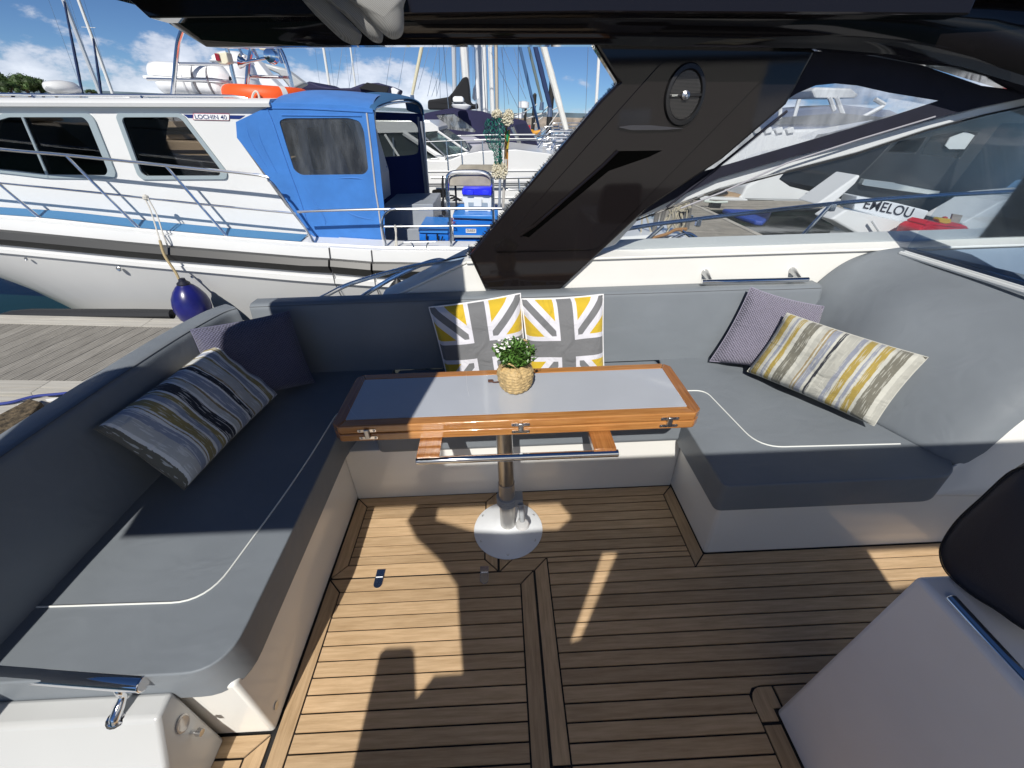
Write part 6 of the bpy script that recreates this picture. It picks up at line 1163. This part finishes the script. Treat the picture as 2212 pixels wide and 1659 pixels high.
while k < Ln:
    a, b = base-dirv*k+per*.16, base-dirv*k+per*(Wd-.16); c, d = b-dirv*.135, a-dirv*.135
    obj('plank', G().ext([(*p, .455) for p in (a, b, c, d)], (0, 0, .045)), ribr, rp, smooth=0); k += .142
for j in (0, Wd-.15): obj('edge_board', G().ext([(*(base-dirv*kk+per*jj), .46) for kk, jj in ((-3, j), (Ln, j), (Ln, j+.15), (-3, j+.15))], (0, 0, .05)), mat('edge_board_far', (.44, .41, .36), .85, var=.2, vscale=3), rp, smooth=0)
cp = thing('pontoon', 'cross pontoon running to the right at the head of the timber pontoon', 'pontoon', Wz(qR(1700, 980), rpz))
obj('float', G().ext([Wz(qR(*p), .1) for p in ((900, 925), (2900, 930), (2900, 1030), (1250, 1050))], (0, 0, .34)), mat('dark_float', (.03, .035, .03), .8), cp, smooth=0)
cpt = [Wz(qR(*p), .49) for p in ((900, 922), (2900, 935), (2900, 1030), (1540, 1045), (1240, 1030))]
for i in range(7):
    t0_, t1_ = i/7, (i+.94)/7; L_, R2, R3, L4 = cpt[0], cpt[1], cpt[2], cpt[4]; obj('board', G().ext([L_*(1-t0_)+L4*t0_, R2*(1-t0_)+R3*t0_, R2*(1-t1_)+R3*t1_, L_*(1-t1_)+L4*t1_], (0, 0, .03)), ribr, cp, smooth=0)
for x_, lab in ((1300, 'pale cleat on the cross pontoon, nearer the pillar'),):
    t = thing('dock_cleat', lab, 'cleat', Wz(qR(x_, 1010), .53)); P = Wz(qR(x_, 1000), .53); obj('horn', G().tube([P+np.array([-.35, 0, .16]), P+np.array([0, 0, .13]), P+np.array([.35, 0, .16])], .035, 8), mat('cleat_pale', (.55, .6, .55), .4), t); obj('foot', G().box(P+np.array([0, 0, .06]), (.3, .15, .14)), black, t)
bcv = thing('blue_cover', 'royal blue tarpaulin cover between pontoon and yacht platform', 'cover', Wz(qR(1750, 1150), .3)); obj('cloth', G().ext([Wz(qR(*p), .45) for p in ((1390, 1070), (2010, 1085), (1965, 1180), (1900, 1235), (1800, 1225), (1580, 1150))], (0, 0, .12)), mat('tarp_blue', (.02, .06, .32), .6, bump=.5, bscale=6), bcv, bevel=.04)
# far white yacht lying bow-on
fy = thing('motor_yacht', 'long white motor yacht hull moored across the head of the pontoon', 'boat', Wy(qR(1900, 880), 15.5)*np.array([1, 1, 0])); Y = 15.3
slab('hull', fy, qR, ((1590, 885), (1640, 870), (1700, 740), (1840, 655), (2212, 480), (2500, 380), (3600, 180), (3900, 200), (3900, 900), (3300, 940), (1740, 930)), Y, 3, gelw, bevel=.08)
slab('window_band', fy, qE, ((120, 262), (430, 200), (860, 140), (1500, 60), (2300, 20), (2300, 130), (700, 300), (330, 340)), Y-.05, .08, mat('yacht_dark_glass', (.05, .055, .06), .1))
slab('superstructure', fy, qE, ((300, 160), (860, 128), (1420, 80), (2400, -60), (2400, -200), (1200, -60), (600, 40)), Y+.1, 2.5, gelw, bevel=.06)
slab('cover', fy, qE, ((1050, 75), (1130, 30), (1300, -30), (1900, -160), (2300, -200), (2300, -60), (1650, 5), (1560, 58), (1300, 82)), Y-.1, .5, mat('purple_canvas', (.16, .04, .30), .7, bump=.3, bscale=6), bevel=.03)
for pts in (((30, 378), (260, 640)), ((-60, 372), (160, 640)), ((385, 345), (290, 620)), ((730, 160), (655, 340)), ((0, 612), (330, 596))): tubew('line', fy, qE, pts, Y-.3, .016, mat('rope_dark', (.04, .035, .04), .8), 4)
tubew('hull_stripe', fy, qE, ((-200, 442), (0, 420), (640, 372)), Y-.02, .03, mat('stripe_mauve', (.2, .17, .22), .5))
dn = thing('dinghy', 'tan rigid dinghy with black outboard behind the cross pontoon', 'dinghy', Wy(qR(1450, 860), 15.0)*np.array([1, 1, 0])); slab('tube', dn, qR, ((1120, 885), (1160, 855), (1300, 875), (1600, 885), (1720, 900), (1720, 935), (1150, 930)), 14.9, .5, gelw, bevel=.05); slab('floor', dn, qR, ((1190, 850), (1400, 790), (1640, 840), (1600, 880), (1240, 868)), 15.2, .4, mat('dinghy_tan', (.34, .24, .15), .7)); slab('engine', dn, qR, ((1210, 850), (1300, 780), (1440, 780), (1500, 830), (1400, 850)), 15.1, .3, black, bevel=.05)
# stern of the yacht with its name
em = thing('motor_yacht', 'dark-canopied motor yacht stern with name lettering and white swim platform', 'boat', Wy(qE(1000, 1000), 8.6)*np.array([1, 1, 0])); Y = 8.6
dkc = mat('yacht_canopy_black', (.018, .022, .025), .45, var=.3, vscale=2); tr_ = mat('transom_white', (.62, .66, .70), .22)
slab('canopy', em, qE, ((860, 130), (1000, 110), (1350, 20), (1700, -90), (2500, -260), (2700, 200), (2500, 500), (2130, 560), (1560, 1010), (1430, 1040), (1220, 872), (450, 792), (318, 700), (500, 500), (700, 300)), Y, 2.2, dkc, bevel=.05, holes=[((905, 150), (1190, 110), (1080, 270), (790, 262)), ((1245, 100), (1600, 40), (1740, 60), (1545, 325), (1140, 285), (1180, 200))])
slab('canopy_pane', em, qE, ((1245, 100), (1600, 40), (1740, 60), (1545, 325), (1140, 285), (1180, 200)), Y+.1, .02, glass('yacht_pane', (.3, .34, .36), base=(.08, .09, .10), basefac=.3))
slab('clear_panel', em, qE, ((1388, 195), (1440, 110), (1600, 50), (1718, 95), (1622, 232), (1430, 232)), Y+.04, .02, mat('panel_pale', (.5, .55, .56), .3))
slab('transom', em, qE, ((470, 722), (900, 800), (1222, 880), (1165, 965), (1118, 1032), (800, 965), (432, 868), (448, 790)), Y-.45, .4, tr_, bevel=.02)
slab('platform', em, qE, ((350, 866), (800, 965), (1120, 1035), (1078, 1180), (1000, 1260), (600, 1200), (190, 968)), Y-.9, .5, gelw, bevel=.03)
slab('quarter', em, qE, ((40, 812), (480, 500), (502, 512), (440, 600), (225, 795), (150, 830)), Y-.3, .6, gelw, bevel=.03); slab('sunbed_rail', em, qE, ((515, 600), (545, 545), (860, 582), (870, 590), (1290, 668), (1338, 672), (1310, 722), (860, 660), (540, 612)), Y-.1, .15, mat('smoked_silver', (.42, .47, .48), .15, metal=.5), bevel=.01)
slab('forward_quarter', em, qE, ((1556, 1012), (1850, 850), (1960, 782), (2110, 740), (2600, 700), (2600, 1400), (1640, 1300), (1650, 1175)), Y-1.1, .8, gelw, bevel=.03)
a, b = Wy(qE(525, 850), Y-.462), Wy(qE(1020, 950), Y-.462); text('lettering', 'EMELOU', mat('name_dark', (.02, .02, .03), .3), em, a, b-a, (0.02, 0, 1), .17, np.linalg.norm(b-a))
tubew('stern_line', em, qE, ((620, 980), (700, 1100), (740, 1200)), Y-1, .02, gelw)
rb3 = thing('fuel_tank', 'red plastic tank with grey side, standing on the yacht platform', 'fuel tank', Wy(qE(1350, 1250), Y-1.4)); rd3 = mat('tank_red', (.55, .01, .025), .35)
slab('body', rb3, qE, ((1120, 1075), (1190, 1035), (1430, 1115), (1440, 1170), (1420, 1260), (1040, 1260)), Y-1.5, .45, rd3, bevel=.03); slab('lid', rb3, qE, ((1175, 1020), (1240, 990), (1480, 1035), (1560, 1018), (1640, 1048), (1560, 1080), (1440, 1110), (1190, 1045)), Y-1.45, .4, rd3, bevel=.025); slab('side', rb3, qE, ((1440, 1110), (1562, 1078), (1640, 1050), (1620, 1120), (1590, 1260), (1430, 1260)), Y-1.4, .3, mat('tank_dark_red', (.40, .01, .03), .4), bevel=.02)
ky = thing('shore_power_switch', 'small yellow box with red button standing on the red tank', 'switch box', Wy(qE(1390, 1010), Y-1.35)); slab('box', ky, qE, ((1318, 968), (1345, 955), (1452, 965), (1450, 1005), (1390, 1014), (1330, 1000)), Y-1.35, .12, mat('switch_yellow', (.55, .36, .03), .4), bevel=.01); slab('button', ky, qE, ((1380, 945), (1415, 940), (1420, 965), (1378, 962)), Y-1.3, .05, mat('button_red', (.5, .03, .02), .4), bevel=.008)
slab('board', ky, qE, ((1470, 910), (1572, 925), (1530, 1015), (1440, 1000)), Y-1.2, .03, mat('board_buff', (.33, .30, .25), .6))
# cluttered yacht bow just beyond our rail
bw = thing('yacht_bow', 'white yacht bow with bundled ropes and pulpit tubes just past our side window', 'boat', Wy(qR(600, 1450), 6.0)*np.array([1, 1, 0])); Y = 5.8
slab('deck', bw, qR, ((-260, 1440), (30, 1380), (560, 1345), (1000, 1385), (1035, 1440), (1010, 1600), (-260, 1600)), Y, 1.2, gelw, bevel=.03)
slab('bow_plate', bw, qR, ((320, 1050), (560, 1035), (600, 1130), (460, 1200), (260, 1200)), Y+1.5, .4, mat('bow_blue_grey', (.35, .42, .50), .35), bevel=.03)
a, b = Wy(qR(470, 1120), Y+1.48), Wy(qR(560, 1110), Y+1.48); text('lettering', 'VO', mat('name_dark', (.02, .02, .03), .3), bw, a, b-a, (0, 0, 1), .13, np.linalg.norm(b-a))
slab('fender_board', bw, qR, ((420, 1260), (700, 1240), (720, 1340), (400, 1350)), Y+1.0, .1, black); slab('dock_box', bw, qR, ((100, 1280), (420, 1270), (400, 1370), (60, 1370)), Y+.8, .3, mat('dock_box_tan', (.40, .36, .30), .7), bevel=.02)
for a, b, r, m in (((600, 1030), (540, 1380), .035, mat('post_grey', (.16, .15, .14), .5)), ((690, 1010), (640, 1200), .03, mat('post_grey', (.16, .15, .14), .5)), ((1010, 900), (960, 1270), .035, mat('post_grey', (.16, .15, .14), .5)), ((915, 1000), (880, 1290), .05, mat('post_grey', (.16, .15, .14), .5)), ((450, 1080), (540, 1390), .012, mat('rope_buff', (.45, .40, .30), .9)), ((410, 1080), (380, 1450), .012, mat('rope_buff', (.45, .40, .30), .9)), ((1020, 1100), (990, 1180), .03, steel2), ((330, 1400), (400, 1460), .014, steel), ((780, 1040), (620, 1260), .012, mat('rope_buff', (.45, .40, .30), .9)), ((860, 1060), (700, 1330), .014, mat('rope_buff', (.45, .40, .30), .9))): tubew('post' if r > .02 else 'line', bw, qR, (a, b), Y+.2, r, m, 8)
tubew('pulpit', bw, qR, ((700, 1450), (780, 1390), (920, 1330), (1000, 1330), (1080, 1380), (1140, 1440)), Y-.1, .022, steel, 8, 4); tubew('pulpit', bw, qR, ((900, 1290), (980, 1350), (1060, 1420)), Y-.1, .022, steel, 8, 3); tubew('hose', bw, qR, ((390, 1450), (520, 1400), (560, 1375), (720, 1330), (820, 1280), (960, 1270)), Y-.05, .022, mat('hose_rust', (.28, .14, .05), .7), 8, 4)
rr = np.random.default_rng(5); gr2 = G()
for k in range(16):
    x_, y_ = 800+200*rr.random(), 950+80*rr.random(); gr2.tube(smoothpath([Wy(qR(x_+(rr.random()-.5)*120, y_+(rr.random()-.5)*70), Y+.1) for j in range(4)], 3), .013, 5)
for k in range(9):
    x_ = 740+25*k; gr2.tube(smoothpath([Wy(qR(x_+rr.normal()*18, y_), Y+.1+.05*rr.random()) for y_ in (1030, 1100, 1180, 1260)], 3), .010, 5)
o_ = obj('rope_bundle', gr2, mat('rope_buff', (.45, .40, .30), .9), bw); o_['kind'] = 'stuff'

# ---------------- the boats on the other side of the fairway, mirrored in the cabin windows
beige = mat('boat_beige', (.50, .43, .33), .45)
for i, (x_, y_, L, m_, lab) in enumerate(((-25, -15, 9, beige, 'beige motor boat across the fairway behind the viewer, left'), (-14.5, -13.5, 9.5, mat('boat_sand', (.58, .50, .38), .4), 'sand-coloured motor boat across the fairway behind the viewer, middle'), (9, -14, 9, beige, 'beige motor boat across the fairway behind the viewer, right'))):
    t = thing('moored_boat', lab, 'boat', (x_, y_, 0), 'boats across the fairway')
    obj('hull', G().ext([(x_-L/2, y_+1.3, 1.4), (x_+L/2, y_+1.3, 1.2), (x_+L/2-.4, y_+1.3, .0), (x_-L/2+1.4, y_+1.3, .0)], (0, -2.8, 0)), m_, t, bevel=.1)
    obj('cabin', G().ext([(x_-L*.3, y_+1.0, 1.35), (x_-L*.2, y_+1.0, 2.5), (x_+L*.25, y_+1.0, 2.5), (x_+L*.32, y_+1.0, 1.3)], (0, -2.2, 0)), m_, t, bevel=.1)
    for k in range(3): obj('window', G().box((x_-L*.13+k*L*.14, y_+1.02, 1.95), (L*.11, .03, .5)), glD, t, bevel=.01)
    obj('rail', G().tube([(x_-L/2, y_+1.2, 2.0), (x_+L/2, y_+1.2, 1.85)], .03, 6), steel2, t)

# ---------------- boats seen hazily through the vinyl window
hz = thing('flybridge_cruiser', 'white flybridge cruiser seen hazily through the scratched vinyl window', 'boat', Wy(qc4(700, 1000), 20)*np.array([1, 1, 0]))
slab('hull', hz, qc4, ((-500, 1000), (100, 960), (700, 935), (1500, 900), (2400, 930), (2400, 1250), (-500, 1250)), 20, 3, gelw, bevel=.1)
slab('cabin', hz, qc4, ((150, 990), (330, 860), (430, 800), (900, 760), (1250, 800), (1500, 920)), 20.2, 2.5, mat('hazy_blue_canvas', (.06, .09, .17), .7, bump=.3, bscale=3), bevel=.08)
slab('window_band', hz, qc4, ((380, 900), (470, 850), (880, 820), (1180, 850), (1250, 900)), 20.1, .1, mat('yacht_dark_glass', (.05, .055, .06), .1))
slab('flybridge', hz, qc4, ((670, 660), (700, 632), (960, 640), (1020, 690), (990, 712), (690, 712)), 20.3, 2, gelw, bevel=.08)
for a, b in (((800, 705), (835, 800)), ((850, 705), (905, 850)), ((1130, 720), (1200, 760)), ((1190, 770), (980, 880)), ((580, 720), (540, 860)), ((440, 780), (440, 900))): tubew('support', hz, qc4, (a, b), 20.2, .08, gelw, 6)
for k in range(4): slab('cushioned_seat', hz, qc4, ((250+80*k, 940), (300+80*k, 920), (310+80*k, 960), (260+80*k, 970)), 19.9, .3, gelw, bevel=.02)

bb = thing('moored_boat', 'beige-sided boat added beyond to put beige patches in the wheelhouse windows', 'boat', Wy(qc1(900, 1200), 11)*np.array([1, 1, 0]))  # added boat, its beige stands in for reflections in the cabin windows
slab('hull', bb, qc1, ((-600, 1010), (300, 1000), (900, 1005), (1500, 1030), (1700, 1100), (1650, 1400), (-600, 1400)), 11, 2.5, mat('hull_sand', (.50, .42, .31), .5), bevel=.05)
slab('cabin', bb, qc1, ((-300, 1005), (-200, 900), (350, 880), (420, 1000), (700, 1002), (800, 890), (1250, 880), (1350, 1010)), 11.2, 2, mat('cabin_sand', (.60, .53, .42), .5), bevel=.05)
for k in range(7): slab('window', bb, qc1, ((-180+230*k, 925), (-20+230*k, 922), (0+230*k, 975), (-190+230*k, 978)), 11.1, .1, mat('yacht_dark_glass', (.05, .055, .06), .1))
slab('stripe', bb, qc1, ((-600, 1080), (1680, 1090), (1680, 1112), (-600, 1105)), 10.98, .05, mat('stripe_dark', (.04, .04, .05), .5))
# ================================================================ set the boat-fixed things at the boat's trim
for o in BOAT: o.matrix_basis = BOATM @ o.matrix_basis
